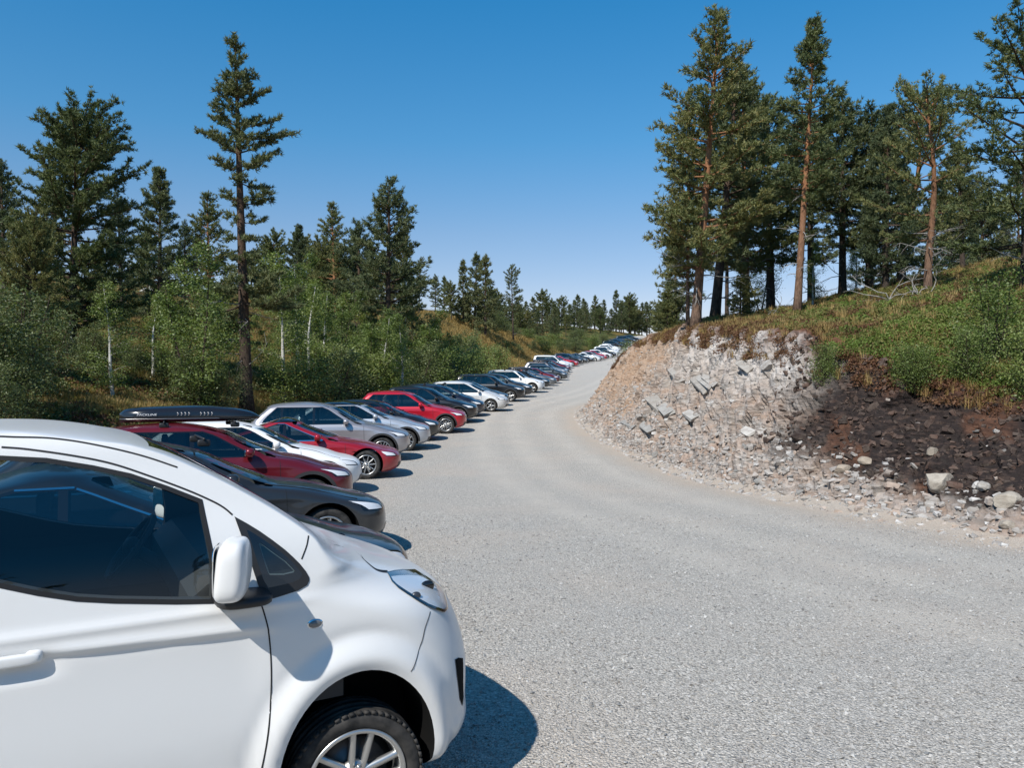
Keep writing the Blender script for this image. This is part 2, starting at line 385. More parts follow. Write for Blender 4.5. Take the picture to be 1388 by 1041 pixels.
def _smooth_poly(P, it=3):
    for _ in range(it):
        Q = [P[0]]
        for a, b in zip(P[:-1], P[1:]): Q += [a*.75+b*.25, a*.25+b*.75]
        P = np.array(Q+[P[-1]])
    return P
TOES = _smooth_poly(TOE, 2)
def toe_dist(x, y):
    """signed distance right of the toe line, and the Y of the closest toe point"""
    x = np.asarray(x, float); y = np.asarray(y, float)
    best = np.full(x.shape, 1e9); yt = np.zeros(x.shape); sg = np.ones(x.shape)
    for a, b in zip(TOES[:-1], TOES[1:]):
        d = b-a; L2 = d@d
        t = np.clip(((x-a[0])*d[0]+(y-a[1])*d[1])/L2, 0, 1)
        qx, qy = a[0]+t*d[0], a[1]+t*d[1]
        dist = np.hypot(x-qx, y-qy); m = dist < best
        best = np.where(m, dist, best); yt = np.where(m, qy, yt)
        sg = np.where(m, np.sign((x-qx)*d[1]-(y-qy)*d[0]), sg)
    return best*sg, yt
_CT = [(-30, 4, 1.2, 2.2, 4, 6), (2, 3.8, 1.1, 2.2, 4, 6), (10, 3.7, 1.3, 2.5, 5.0, 7.4), (12.5, 3.3, 1.6, 3.0, 5.7, 7.8), (16, 2.2, 2.65, 4.0, 6.2, 8.2), (20, 2.3, 3.2, 4.2, 6.3, 8.6),
       (26, 2.8, 3.95, 4.45, 6.4, 9), (34, 3.7, 4.3, 5.0, 6.8, 9), (40, 3.1, 4.0, 5.2, 6.5, 8.2), (45, 1.8, 2.9, 4.4, 5.5, 7), (50, 1.8, 2.1, 3.2, 4.4, 6), (58, 2, 1.9, 2.5, 3.4, 5),
       (75, 2, 2.7, 3.0, 3.6, 5.5), (120, 2, 5.9, 6.3, 7, 9), (160, 2, 9.6, 10, 11, 13), (230, 2, 16.8, 17.3, 18, 21), (700, 2, 8, 8, 9, 12)]
CD = tab(*[(r[0], r[1]) for r in _CT]); CZT = tab(*[(r[0], r[2]) for r in _CT]); Z8 = tab(*[(r[0], r[3]) for r in _CT])
Z15 = tab(*[(r[0], r[4]) for r in _CT]); Z30 = tab(*[(r[0], r[5]) for r in _CT])
# left bank height above the parking, at distances behind it
_LB = [(-60, .5, 1.2, 2.4, 4.0, 7), (0, .6, 1.4, 2.8, 5.0, 9), (30, .8, 1.7, 3.3, 6.2, 11), (55, .8, 1.8, 3.6, 6.8, 11), (75, .9, 3.2, 5.5, 8, 12), (100, 1.0, 3.9, 6.9, 9, 12), (125, .8, 3.0, 5.6, 8, 11),
       (150, .5, 1.4, 3, 5, 8), (210, .3, .8, 1.6, 3, 6), (400, .3, .8, 1.6, 3, 6), (4000, 0, 0, 0, 0, 0)]
L1, L2_, L3, L4, L5 = [tab(*[(r[0], r[k]) for r in _LB]) for k in range(1, 6)]
def lin(d, ks, vs):
    """piecewise-linear in d with per-point knots/values, softened"""
    out = vs[0] + 0*d
    for i in range(len(ks)-1):
        t = np.clip((d-ks[i])/(ks[i+1]-ks[i]), 0, 1)
        out = out + (vs[i+1]-vs[i])*t
    return out
def terr(x, y, noise=True):
    x = np.asarray(x, float); y = np.asarray(y, float)
    d, yt = toe_dist(x, y)
    zt = zr(yt)
    cd = CD(yt)
    right = lin(np.maximum(d, 0), [0*d, .25+0*d, cd, 8+0*d, 15+0*d, 30+0*d, 110+0*d], [zt, zt+.12, CZT(yt), np.maximum(Z8(yt), CZT(yt)+.1), Z15(yt), Z30(yt), Z30(yt)+6])
    base = zr(y)
    dl = nose(y)-6.2-x
    dl = np.maximum(dl, 0)
    left = base + lin(dl, [0, 1.0, 2.5, 6, 12, 25, 60, 200], [0, .0*y, L1(y), L2_(y), L3(y), L4(y), L5(y), L5(y)*1.5])
    z = np.where(d > 0, right, np.where(dl > 0, left, base))
    # blend the road surface onto the toe height where the two lines disagree
    w = np.clip(1+d/4, 0, 1)*(d <= 0)
    z = np.where((d <= 0) & (dl <= 0), base*(1-w)+zt*w, z)
    if noise:
        m = sstep(.5, 5, d) + sstep(1.5, 7, dl)
        z = z + m*(0.45*fbm2(x, y, .13, 4) + .16*fbm2(x, y, .6, 3, 3.1))
    return z
def th(x, y): return float(terr(np.array([float(x)]), np.array([float(y)]))[0])

def axis(segs):
    out = []
    for a, b, n in segs: out += list(np.linspace(a, b, n, endpoint=False))
    return np.array(out+[segs[-1][1]])
gx = axis([(-4000, -600, 8), (-600, -150, 15), (-150, -40, 50), (-40, 32, 150), (32, 150, 50), (150, 600, 15), (600, 4000, 8)])
gy = axis([(-600, -60, 12), (-60, -6, 40), (-6, 70, 150), (70, 240, 170), (240, 420, 40), (420, 4000, 24)])
GX, GY = np.meshgrid(gx, gy)
GZ = terr(GX, GY)
dd, yy = toe_dist(GX, GY)
inner = (dd < .3) & ((nose(GY)-6.2-GX) < -.2) & (GY < 235)
rockz = (dd > -.3) & (dd < CD(yy)+.05) & (yy > -8) & (yy < 56)
GZ = np.where(inner, GZ-.25, np.where(rockz, GZ-.45, GZ))
nx, ny = len(gx), len(gy)
idx = np.arange(nx*ny).reshape(ny, nx)
quads = np.stack([idx[:-1, :-1], idx[:-1, 1:], idx[1:, 1:], idx[1:, :-1]], -1).reshape(-1, 4)
me = mesh_np('ground', np.stack([GX, GY, GZ], -1).reshape(-1, 3), quads, True)
def fattr(me, name, vals):
    a = me.attributes.new(name, 'FLOAT', 'POINT'); a.data.foreach_set('value', np.asarray(vals, np.float32).ravel())
dlg = nose(GY)-6.2-GX
dry = sstep(70, 85, GY)*(1-sstep(128, 145, GY))*sstep(.5, 3, dlg)*(1-sstep(13, 20, dlg))*.95
dry = np.maximum(dry, (sstep(-.5, .8, dlg)*(1-sstep(3, 7, dlg)))*.55*(GY < 75))
fattr(me, 'dry', np.clip(dry + .0*GX, 0, 1))
rust = sstep(0, .5, dd)*(1-sstep(CD(yy)+.4, CD(yy)+2.2, dd + 1.2*fbm2(GX, GY, .5, 3)))
fattr(me, 'rust', np.clip(rust, 0, 1))
link('ground', me, M['heath'])['kind'] = 'structure'

# gravel road and parking strip
ry = axis([(-58, -8, 40), (-8, 12, 90), (12, 60, 150), (60, 232, 170)])
NL = 44
tt = np.linspace(0, 1, NL)
xl = nose(ry)-6.9
xrt = []
for y in ry:
    xs = np.linspace(-2, 62, 1290)
    d, _ = toe_dist(xs, np.full_like(xs, y)); xrt.append(xs[np.argmax(d > .22)])
xrt = np.array(xrt)
RX = xl[:, None]*(1-tt)+xrt[:, None]*tt; RY = np.repeat(ry[:, None], NL, 1)
RZ = terr(RX, RY, False) + .012*fbm2(RX, RY, .7, 3) + .006
ix = np.arange(RX.size).reshape(RX.shape)
rq = np.stack([ix[:-1, :-1], ix[:-1, 1:], ix[1:, 1:], ix[1:, :-1]], -1).reshape(-1, 4)
me = mesh_np('gravel_road', np.stack([RX, RY, RZ], -1).reshape(-1, 3), rq, True)
rd, _ = toe_dist(RX, RY)
fattr(me, 'edge', np.clip(sstep(-1.3, -.1, rd + .5*fbm2(RX, RY, .6, 3)) + sstep(.3, -.7, RX-xl[:, None]), 0, 1))
_tr = 0
for _o in (-1.5, -3.1, -4.4):
    _tr = _tr + np.exp(-((rd-_o+.25*fbm2(RX, RY, .12, 2, 9.0))/.38)**2)
fattr(me, 'track', np.clip(_tr, 0, 1)*.8)
link('gravel_road', me, M['gravel'])['kind'] = 'structure'

# ------------------------------------------------------------------ the blasted rock bank beside the road
seg = np.hypot(*np.diff(TOES, axis=0).T); cum = np.concatenate([[0], np.cumsum(seg)])
def toe_at(s):
    return np.stack([np.interp(s, cum, TOES[:, 0]), np.interp(s, cum, TOES[:, 1])], -1)
def toe_n(s):
    a = toe_at(s+.6)-toe_at(s-.6); a /= np.linalg.norm(a, axis=-1)[..., None]
    return np.stack([a[..., 1], -a[..., 0]], -1)
s0 = np.interp(-7, TOES[:, 1], cum); s1 = np.interp(56, TOES[:, 1], cum)
BED = np.array([[.59, -.45, .67], [.11, -.78, -.62], [.80, .44, -.41]])     # bedding normal, down-dip trace, into the hill
def h3(a, b, c):
    return PERM[(PERM[(PERM[a.astype(int) & 255] + b.astype(int)) & 255] + c.astype(int)) & 255]/255.0
def rock_disp(P):
    """fractured bedrock: tilted beds broken into blocks that stand proud or sit back, roughened"""
    q = P @ BED.T + .22*np.stack([fbm(P*.5+k*7.1, 3) for k in range(3)], -1)
    def blocks(f0, f1, f2, sd):
        l = np.floor(q[..., 0]*f0); m = np.floor(q[..., 1]*f1 + 3.7*h3(l, l*0+sd, l*0)); n = np.floor(q[..., 2]*f2 + 2.3*h3(l, l*0+sd+5, l*0))
        return h3(l, m+sd, n)-.5, q[..., 0]*f0-l
    b1, e1 = blocks(2.1, .55, .5, 3); b2, e2 = blocks(5.5, 1.6, 1.3, 11)
    return .34*b1 + .15*b2 + .05*(e1-.5) + .04*(e2-.5) + .10*fbm(P*1.1+5, 3, .55) + .05*fbm(P*4.2, 3, .6)
SS = np.arange(s0, s1, .065); DN = np.linspace(-.35, 1.0, 88)
S2, D2 = np.meshgrid(SS, DN, indexing='ij')
tp = toe_at(S2); tn = toe_n(S2); cdS = CD(tp[..., 1])+.55
dist = np.where(D2 < 0, D2*1.2, D2*cdS)
PX = tp[..., 0]+tn[..., 0]*dist; PY = tp[..., 1]+tn[..., 1]*dist
rdv, ryt = toe_dist(PX, PY)
PZ = terr(PX, PY)
P3 = np.stack([PX, PY, PZ], -1)
du = np.gradient(P3, axis=0); dv = np.gradient(P3, axis=1)
nr = np.cross(du, dv); nr /= np.linalg.norm(nr, axis=-1)[..., None]+1e-9
nr *= np.sign(nr[..., 2:3]+1e-9)
soil = sstep(17.2, 15.4, ryt + 1.3*fbm2(PX, PY, .45, 3))*sstep(.55, 1.15, rdv + .55*fbm2(PX, PY, .8, 3, 2.0))
env = sstep(-.05, .9, rdv)
disp = rock_disp(P3)*(1-.55*soil)*env + env*soil*(.16*fbm2(PX, PY, 1.4, 4) + .09*np.abs(fbm2(PX, PY, 5.0, 3)))
P3 = P3 + nr*disp[..., None]
P3[..., 2] -= .05*(1-sstep(-.4, .05, rdv))
P3[..., 2] -= .25*sstep(.93, 1.0, D2)
ix = np.arange(PX.size).reshape(PX.shape)
rq = np.stack([ix[:-1, :-1], ix[1:, :-1], ix[1:, 1:], ix[:-1, 1:]], -1).reshape(-1, 4)
me = mesh_np('rock_bank', P3.reshape(-1, 3), rq, False)
rel = rdv/np.maximum(CD(ryt), .1)
orange = sstep(25, 31, ryt + 3*fbm2(PX, PY, .3, 3))*sstep(.1, .45, rel + .3*fbm2(PX, PY, .7, 3)) * .62 + .25*sstep(.25, -.1, rdv)
pale = sstep(14, 16.5, ryt)*(1-sstep(24, 27, ryt))*sstep(.55, .9, rel+.25*fbm2(PX, PY, .9, 3, 7.0))
fattr(me, 'soil', soil); fattr(me, 'orange', np.clip(orange, 0, 1)); fattr(me, 'pale', np.clip(pale, 0, 1))
fattr(me, 'rust', np.clip(sstep(.86, 1.12, rel + .2*fbm2(PX, PY, 1.1, 3, 4.0)) + .55*soil*sstep(.12, .30, fbm2(PX, PY, .9, 3, 8.0)), 0, 1))
rock = link('rock_bank', me, M['rock']); rock['kind'] = 'structure'
ROCKBVH = BVHTree.FromPolygons([tuple(v) for v in P3.reshape(-1, 3)], [tuple(q) for q in rq.tolist()])
def rock_hit(x, y):
    h = ROCKBVH.ray_cast(Vector((x, y, 30)), Vector((0, 0, -1)))
    return h[0], h[1]

def shard_vf(rs, flat=.32, n=7):
    """an angular, slightly bevelled slab-like stone of unit size"""
    ang = np.sort(rs.uniform(0, 2*math.pi, n) *.35 + np.linspace(0, 2*math.pi, n, endpoint=False))
    rr = rs.uniform(.32, .56, n)
    ex = rs.uniform(.75, 1.35)
    V = []
    for zz, k in ((-flat*.5, .86), (flat*.22, 1.0), (flat*.5, .78)):
        for a, r_ in zip(ang, rr):
            V.append((math.cos(a)*r_*k*ex + rs.normal()*.02, math.sin(a)*r_*k/ex + rs.normal()*.02, zz + rs.normal()*.035*flat/.3))
    Fc = [tuple(range(n))[::-1], tuple(range(2*n, 3*n))]
    for L in (0, n):
        for j in range(n): Fc.append((L+j, L+(j+1) % n, L+n+(j+1) % n, L+n+j))
    return V, Fc
rs = np.random.RandomState(11)
SHARD = []
for k in range(14):
    v, f = shard_vf(rs, rs.uniform(.16, .5), rs.randint(5, 8)); SHARD.append((np.array(v), f))
def tri_of(f):
    out = []
    for q in f:
        for i in range(1, len(q)-1): out.append((q[0], q[i], q[i+1]))
    return np.array(out)
SHT = [(v, tri_of(f)) for v, f in SHARD]
def rand_rot(rs, n, tilt):
    """rotation matrices: random yaw then tilt about a random horizontal axis"""
    a = rs.uniform(0, 2*math.pi, n); t = np.abs(rs.normal(0, tilt, n)); b = rs.uniform(0, 2*math.pi, n)
    cz, sz = np.cos(a), np.sin(a); Z = np.zeros((n, 3, 3)); Z[:, 0, 0] = cz; Z[:, 0, 1] = -sz; Z[:, 1, 0] = sz; Z[:, 1, 1] = cz; Z[:, 2, 2] = 1
    k = np.stack([np.cos(b), np.sin(b), 0*b], -1); K = np.zeros((n, 3, 3))
    K[:, 0, 1] = -k[:, 2]; K[:, 0, 2] = k[:, 1]; K[:, 1, 0] = k[:, 2]; K[:, 1, 2] = -k[:, 0]; K[:, 2, 0] = -k[:, 1]; K[:, 2, 1] = k[:, 0]
    T = np.eye(3)[None]+np.sin(t)[:, None, None]*K+(1-np.cos(t))[:, None, None]*(K@K)
    return T@Z
PEB = []
for k in range(8):
    v = np.array([(1, 0, 0), (-1, 0, 0), (0, 1, 0), (0, -1, 0), (0, 0, 1), (0, 0, -1)], float)*.55
    PEB.append(((v+rs.normal(size=v.shape)*.13)*np.array([1, rs.uniform(.7, 1), rs.uniform(.45, .8)]), np.array([(0, 2, 4), (2, 1, 4), (1, 3, 4), (3, 0, 4), (2, 0, 5), (1, 2, 5), (3, 1, 5), (0, 3, 5)])))
def scatter_stones(name, P, S, Rm, rs, mat, parent=None, shapes=None):
    V, Fc, tone = [], [], []; off = 0; shapes = shapes or SHT
    kk = rs.randint(0, len(shapes), len(P))
    for k, (v, t) in enumerate(shapes):
        m = np.where(kk == k)[0]
        if not len(m): continue
        W = np.einsum('nij,vj->nvi', Rm[m], v)*S[m, None, None]+P[m, None, :]
        V.append(W.reshape(-1, 3))
        Fc.append((t[None]+(np.arange(len(m))*len(v))[:, None, None]+off).reshape(-1, 3)); off += W.shape[0]*W.shape[1]
        tone.append(np.repeat(rs.uniform(0, 1, len(m)), len(v)))
    me = mesh_np(name, np.concatenate(V), np.concatenate(Fc)); fattr(me, 'tone', np.concatenate(tone))
    o = link(name, me, mat, parent); o['kind'] = 'stuff'; return o
def rock_points(n, rs, fn=None, dlo=-.25, dhi=1.0, y0=-5, y1=52):
    sa, sb = np.interp(y0, TOES[:, 1], cum), np.interp(y1, TOES[:, 1], cum)
    out = []
    while len(out) < n:
        s = np.array([rs.uniform(sa, sb)]); e = rs.uniform(0, 1)
        t = toe_at(s)[0]; nn = toe_n(s)[0]; d = dlo + e*(dhi*CD(t[1])-dlo)
        if fn and not fn(t[1], d, d/float(CD(t[1])), rs): continue
        p, nrm = rock_hit(t[0]+nn[0]*d, t[1]+nn[1]*d)
        if p is None: continue
        out.append((p.x, p.y, p.z, nrm.z, t[1], d))
    return np.array(out)
# small shards and soil clods, too many to count
P = rock_points(6200, rs, lambda y, d, r, g: (y > 16 or d < 1.1 or g.rand() < .16) and g.rand() < max(.10, 1.15-2.0*r) and g.rand() < (1.0 if y < 30 else .55))
S = np.abs(rs.normal(.075, .05, len(P)))+.03
scatter_stones('stone_scree', P[:, :3]+np.array([0, 0, .01]), S, rand_rot(rs, len(P), .45), rs, M['shard'], rock)
P = rock_points(4200, rs, lambda y, d, r, g: y < 17 and d > .8, 0, 1.0, -5, 17)
S = np.abs(rs.normal(.08, .06, len(P)))+.04
scatter_stones('soil_clods', P[:, :3], S, rand_rot(rs, len(P), 1.0), rs, M['soilclod'], rock)
# the stones that can be picked apart
shard_me = []
for k, (v, f) in enumerate(SHARD):
    m_ = mesh_py('stone', v, f, False); m_.materials.append(M['shard']); fattr(m_, 'tone', np.full(len(v), k/14.0)); shard_me.append(m_)
P = rock_points(290, rs, lambda y, d, r, g: (y > 16 or d < .9 or g.rand() < .22) and g.rand() < max(.08, 1.1-1.5*r), -.1, 1.0, 4, 40)
Rm = rand_rot(rs, len(P), .4)
for i, p in enumerate(P):
    o = link('stone', shard_me[rs.randint(len(shard_me))], None, rock)
    s_ = min(.52, .13+abs(rs.normal(0, .085)))
    o.matrix_world = Matrix.Translation((p[0], p[1], p[2]+s_*.03)) @ Matrix(Rm[i].tolist()).to_4x4() @ Matrix.Scale(s_, 4)
# leaning slate slabs, still in their layers
def slab_mesh(rs, l, w, t):
    v, f = box_vf((0, 0, 0), (l, w, t)); v = np.array(v)
    v += rs.normal(size=v.shape)*np.array([.05*l, .10*w, .12*t])
    bm = bmesh.new(); bv = [bm.verts.new(p) for p in v]
    for q in f: bm.faces.new([bv[i] for i in q])
    bmesh.ops.bevel(bm, geom=bm.edges[:], offset=t*.12, segments=1, affect='EDGES')
    me = bpy.data.meshes.new('slab'); bm.to_mesh(me); bm.free(); me.materials.append(M['slab']); return me
def on_rock(u, v):
    d = Vector(((u-694)/F, 1, -(v-520.5)/F)).normalized()
    h = ROCKBVH.ray_cast(Vector((0, 0, CZ)), d); return h[0], h[1]
def place_slab(u0, v0, u1, v1, wid, thick):
    a, na = on_rock(u0, v0); b, nb = on_rock(u1, v1)
    if a is None or b is None: return
    if (a-b).length > 3.0: return
    n = Vector((-.80, -.42, .42)).normalized()
    ax = (b-a).normalized(); n = (n-ax*n.dot(ax)).normalized(); by = n.cross(ax)
    tilt = .5
    n2 = (n*math.cos(tilt)+by*math.sin(tilt)).normalized(); by = n2.cross(ax)
    m = Matrix((ax, by, n2)).transposed().to_4x4(); m.translation = (a+b)*.5 + n*.05
    o = link('slab', slab_mesh(rs, (b-a).length, wid, thick), None, rock); o.matrix_world = m
for q in [(826, 541, 851, 563, .42, .09), (838, 538, 866, 567, .5, .10), (846, 537, 880, 566, .45, .12), (857, 541, 890, 571, .4, .10), (868, 545, 893, 568, .3, .08),
          (872, 553, 893, 573, .28, .07), (884, 541, 900, 557, .35, .10), (893, 546, 909, 562, .3, .08), (818, 512, 830, 526, .4, .10), (815, 528, 828, 548, .5, .16),
          (903, 495, 920, 512, .24, .10), (911, 503, 926, 520, .2, .08), (940, 514, 958, 531, .22, .08), (946, 512, 966, 527, .18, .07), (955, 511, 972, 524, .16, .07),
          (1003, 492, 1018, 503, .2, .08), (930, 560, 944, 569, .25, .07), (1008, 583, 1022, 590, .22, .06), (872, 575, 886, 585, .25, .07), (845, 572, 860, 580, .2, .06)]:
    place_slab(*q)
# boulders lying on the bank
def boulder(name, u, v, s, sq, label, mat='boulder', cat='boulder', group=None, seed=0):
    p, _ = on_rock(u, v)
    if p is None:
        p = Vector(pix(u, v, 12.0))
    bm = bmesh.new(); bmesh.ops.create_icosphere(bm, subdivisions=4, radius=1)
    co = np.array([w.co for w in bm.verts]); r_ = np.random.RandomState(seed)
    for _ in range(11):
        n = r_.normal(size=3); n /= np.linalg.norm(n); c = r_.uniform(.62, .92)
        h = co@n-c; co = co-np.maximum(h, 0)[:, None]*n*.9
    co *= (1+.10*fbm(co*1.7+seed*3.1, 4))[:, None]
    for w, c in zip(bm.verts, co): w.co = c*np.array([1, .8, sq])*s
    me = bpy.data.meshes.new(name); bm.to_mesh(me); bm.free(); me.materials.append(M[mat])
    o = bpy.data.objects.new(name, me); COL.objects.link(o)
    o.location = (p.x, p.y+s*.3, p.z+s*sq*.45); o.rotation_euler = (r_.uniform(-.2, .2), r_.uniform(-.2, .2), r_.uniform(0, 6))
    return tag(o, label, cat, group)
boulder('boulder', 1277, 662, .24, .85, 'large pale grey boulder half sunk in the dark soil bank', seed=1)
boulder('boulder', 1265, 617, .13, .75, 'rounded tan stone lying in the middle of the dark soil', seed=2)
boulder('boulder', 1175, 628, .15, .6, 'flat buff boulder where the dark soil meets the grey scree', seed=3)
boulder('boulder', 1143, 640, .17, .6, 'brownish boulder beside the flat buff one at the soil edge', seed=4)
boulder('boulder', 1370, 688, .22, .7, 'tan boulder at the foot of the dark soil near the gravel edge', seed=5)
boulder('boulder', 1368, 715, .12, .6, 'small tan stone at the gravel edge below the tan boulder', seed=6)
boulder('dark_boulder', 1085, 597, .20, .55, 'dark brown flat boulder sticking out of the soil above grey scree', 'soilclod', seed=7)
boulder('boulder', 1030, 655, .14, .45, 'flat grey slab stone at the toe of the scree', 'slab', seed=8)
boulder('boulder', 1335, 664, .13, .7, 'pale stone in the dark soil uphill of the tan boulder', 'slab', seed=9)
# loose gravel stones close to the camera
n = 34000
yq = rs.uniform(2.6, 13, n*2); xq = rs.uniform(-3, 7.5, n*2)
dq, _ = toe_dist(xq, yq); keep = (dq < .1) & (xq > nose(yq)-6) & (rs.rand(n*2) < 4.0/yq)
xq, yq = xq[keep], yq[keep]
zq = terr(xq, yq, False)+.012*fbm2(xq, yq, .7, 3)+.006
sq_ = np.abs(rs.normal(.013, .006, len(xq)))+.006
scatter_stones('loose_gravel', np.stack([xq, yq, zq+sq_*.1], -1), sq_, rand_rot(rs, len(xq), .5), rs, M['pebble'], None, PEB)
tag(bpy.data.objects['loose_gravel'], 'loose crushed grey stones lying on the gravel road', 'gravel')

# ------------------------------------------------------------------ vehicles: a body is a stack of plan contours
class Stack:
    """plan contour at each height z: front super-ellipse, straight sides, rear super-ellipse (x forward, y across, z up)"""
    def __init__(s, xf, xr, w, cf, nf, cr, nr, wheels=(), flare=.012, arch=.38, sculpt=None):
        s.z0, s.z1 = xf[0][0], xf[-1][0]
        s.xf, s.xr, s.w, s.cf, s.nf, s.cr, s.nr = [tab(*t) for t in (xf, xr, w, cf, nf, cr, nr)]
        s.wheels, s.flare, s.arch, s.sculpt = wheels, flare, arch, sculpt
    def par(s, z):
        xf, xr, w = s.xf(z), s.xr(z), np.maximum(s.w(z), .004)
        L = xf-xr; cf = np.minimum(s.cf(z), .49*L); cr = np.minimum(s.cr(z), .49*L)
        return xf, xr, w, np.maximum(cf, 1e-4), s.nf(z), np.maximum(cr, 1e-4), s.nr(z)
    def extra(s, x, z):
        e = 0*x
        for wx, wz in s.wheels:
            r = np.hypot((x-wx), (z-wz)*.95)
            e = e + s.flare*np.exp(-((r-s.arch-.02)/.07)**2)*(z < wz+.75)
        if s.sculpt: e = e + s.sculpt(x, z)
        return e
    def half(s, x, z):
        x = np.asarray(x, float); z = np.asarray(z, float)
        xf, xr, w, cf, nf, cr, nr = s.par(z)
        tf = np.clip((x-(xf-cf))/cf, 0, 1); tr = np.clip(((xr+cr)-x)/cr, 0, 1)
        k = np.minimum((1-tf**nf)**(1/nf), (1-tr**nr)**(1/nr))
        return w*k + s.extra(x, z)*sstep(0, .25, k)
    def front(s, y, z):
        xf, xr, w, cf, nf, cr, nr = s.par(z)
        return xf-cf+cf*(1-np.clip(np.abs(y)/w, 0, 1)**nf)**(1/nf)
    def rear(s, y, z):
        xf, xr, w, cf, nf, cr, nr = s.par(z)
        return xr+cr-cr*(1-np.clip(np.abs(y)/w, 0, 1)**nr)**(1/nr)
    def contour(s, z, nfr, ns, nre):
        xf, xr, w, cf, nf, cr, nr = [float(q) for q in s.par(np.array(z))]
        a = np.linspace(0, math.pi/2, nfr+1)
        X = list(xf-cf+cf*np.cos(a)**(2/nf)); Y = list(w*np.sin(a)**(2/nf))
        X += list(np.linspace(xf-cf, xr+cr, ns+1)[1:]); Y += [w]*ns
        b = np.linspace(math.pi/2, 0, nre+1)[1:]
        X += list(xr+cr-cr*np.cos(b)**(2/nr)); Y += list(w*np.sin(b)**(2/nr))
        X = np.array(X); Y = np.array(Y); Y[0] = 0; Y[-1] = 0
        Y = Y + s.extra(X, np.full_like(X, z))*sstep(0, .25, Y/w)
        Xa = np.concatenate([X, X[-2:0:-1]]); Ya = np.concatenate([Y, -Y[-2:0:-1]])
        return np.stack([Xa, Ya, np.full_like(Xa, z)], -1)
    def levels(s, n):
        zz = np.linspace(s.z0, s.z1, 900)
        d = np.sqrt((np.diff(zz)*1.6)**2 + (.55*np.diff(s.xf(zz)))**2 + (.35*np.diff(s.xr(zz)))**2 + (1.2*np.diff(s.w(zz)))**2)
        c = np.concatenate([[0], np.cumsum(d)]); return np.interp(np.linspace(0, c[-1], n), c, zz)
    def mesh(s, nz, nfr, ns, nre):
        lv = s.levels(nz); C = [s.contour(z, nfr, ns, nre) for z in lv]; m = len(C[0])
        V = np.concatenate(C); Fc = []
        for i in range(nz-1):
            for j in range(m):
                Fc.append((i*m+j, i*m+(j+1) % m, (i+1)*m+(j+1) % m, (i+1)*m+j))
        Fc.append(tuple(range(m))[::-1]); Fc.append(tuple((nz-1)*m+j for j in range(m)))
        return V, Fc
def vnormals(V, Fc):
    N = np.zeros_like(V); Q = np.array([f for f in Fc if len(f) == 4])
    n = np.cross(V[Q[:, 2]]-V[Q[:, 0]], V[Q[:, 3]]-V[Q[:, 1]])
    for k in range(4): np.add.at(N, Q[:, k], n)
    return N/(np.linalg.norm(N, axis=1)[:, None]+1e-12)
def boolean(o, cutter):
    """difference; a result that lost its outer size is refused and tried again with the cutter nudged"""
    co = np.zeros(len(o.data.vertices)*3, np.float32); o.data.vertices.foreach_get('co', co); co = co.reshape(-1, 3); size0 = np.ptp(co, axis=0)
    for k in range(8):
        cutter.location = (.0013*k, .0009*k*(-1)**k, .0011*k)
        md = o.modifiers.new('b', 'BOOLEAN'); md.operation = 'DIFFERENCE'; md.solver = 'EXACT'; md.use_self = k in (2, 5); md.object = cutter
        bpy.context.view_layer.update()
        dg = bpy.context.evaluated_depsgraph_get()
        me = bpy.data.meshes.new_from_object(o.evaluated_get(dg)); o.modifiers.clear()
        c1 = np.zeros(len(me.vertices)*3, np.float32); me.vertices.foreach_get('co', c1); c1 = c1.reshape(-1, 3)
        if len(c1) > .55*len(co) and (np.ptp(c1, axis=0) > .97*size0).all() and (np.ptp(c1, axis=0) < 1.02*size0).all() and len(c1) != len(co):
            old = o.data; o.data = me; bpy.data.meshes.remove(old); return True
        bpy.data.meshes.remove(me)
    print('BOOLEAN REFUSED', o.name); return False
def tmp(V, Fc):
    me = mesh_py('cutter', V, Fc); bm = bmesh.new(); bm.from_mesh(me); bmesh.ops.recalc_face_normals(bm, faces=bm.faces[:]); bm.to_mesh(me); bm.free()
    o = bpy.data.objects.new('cutter', me); COL.objects.link(o); return o
def drop(o):
    me = o.data; bpy.data.objects.remove(o); bpy.data.meshes.remove(me)
def cyl_vf(cx, cz, r, y0, y1, k=48, rz=None):
    y0, y1 = min(y0, y1), max(y0, y1)
    V = []; rz = rz or r
    for y in (y0, y1):
        for j in range(k):
            a = 2*math.pi*j/k; V.append((cx+r*math.cos(a), y, cz+rz*math.sin(a)))
    Fc = [tuple(range(k)), tuple(range(k, 2*k))[::-1]]+[(j, k+j, k+(j+1) % k, (j+1) % k) for j in range(k)]
    return V, Fc
def finish_body(o, V0, F0, mats, classify):
    """smooth normals from the uncut skin; cut faces get their own material"""
    N0 = vnormals(V0, F0); F0q = [f for f in F0 if len(f) == 4]
    bvh = BVHTree.FromPolygons([tuple(v) for v in V0], F0q)
    me = o.data; me.materials.clear()
    for m in mats: me.materials.append(m)
    cache = {}
    nrm = np.zeros((len(me.loops), 3), np.float32)
    for p in me.polygons:
        k, sm = classify(p, bvh)
        p.material_index = k; p.use_smooth = True
        for li in p.loop_indices:
            if not sm: nrm[li] = p.normal; continue
            vi = me.loops[li].vertex_index
            if vi not in cache:
                co = me.vertices[vi].co; h = bvh.find_nearest(co)
                f = F0q[h[2]]; wts = np.array([1/(1e-5+(Vector(V0[i])-co).length) for i in f])
                n = (N0[list(f)]*wts[:, None]).sum(0); cache[vi] = n/np.linalg.norm(n)
            n = cache[vi]
            nrm[li] = n if np.dot(n, p.normal) > .55 else p.normal
    me.normals_split_custom_set([tuple(map(float, n)) for n in nrm])
    me.update()

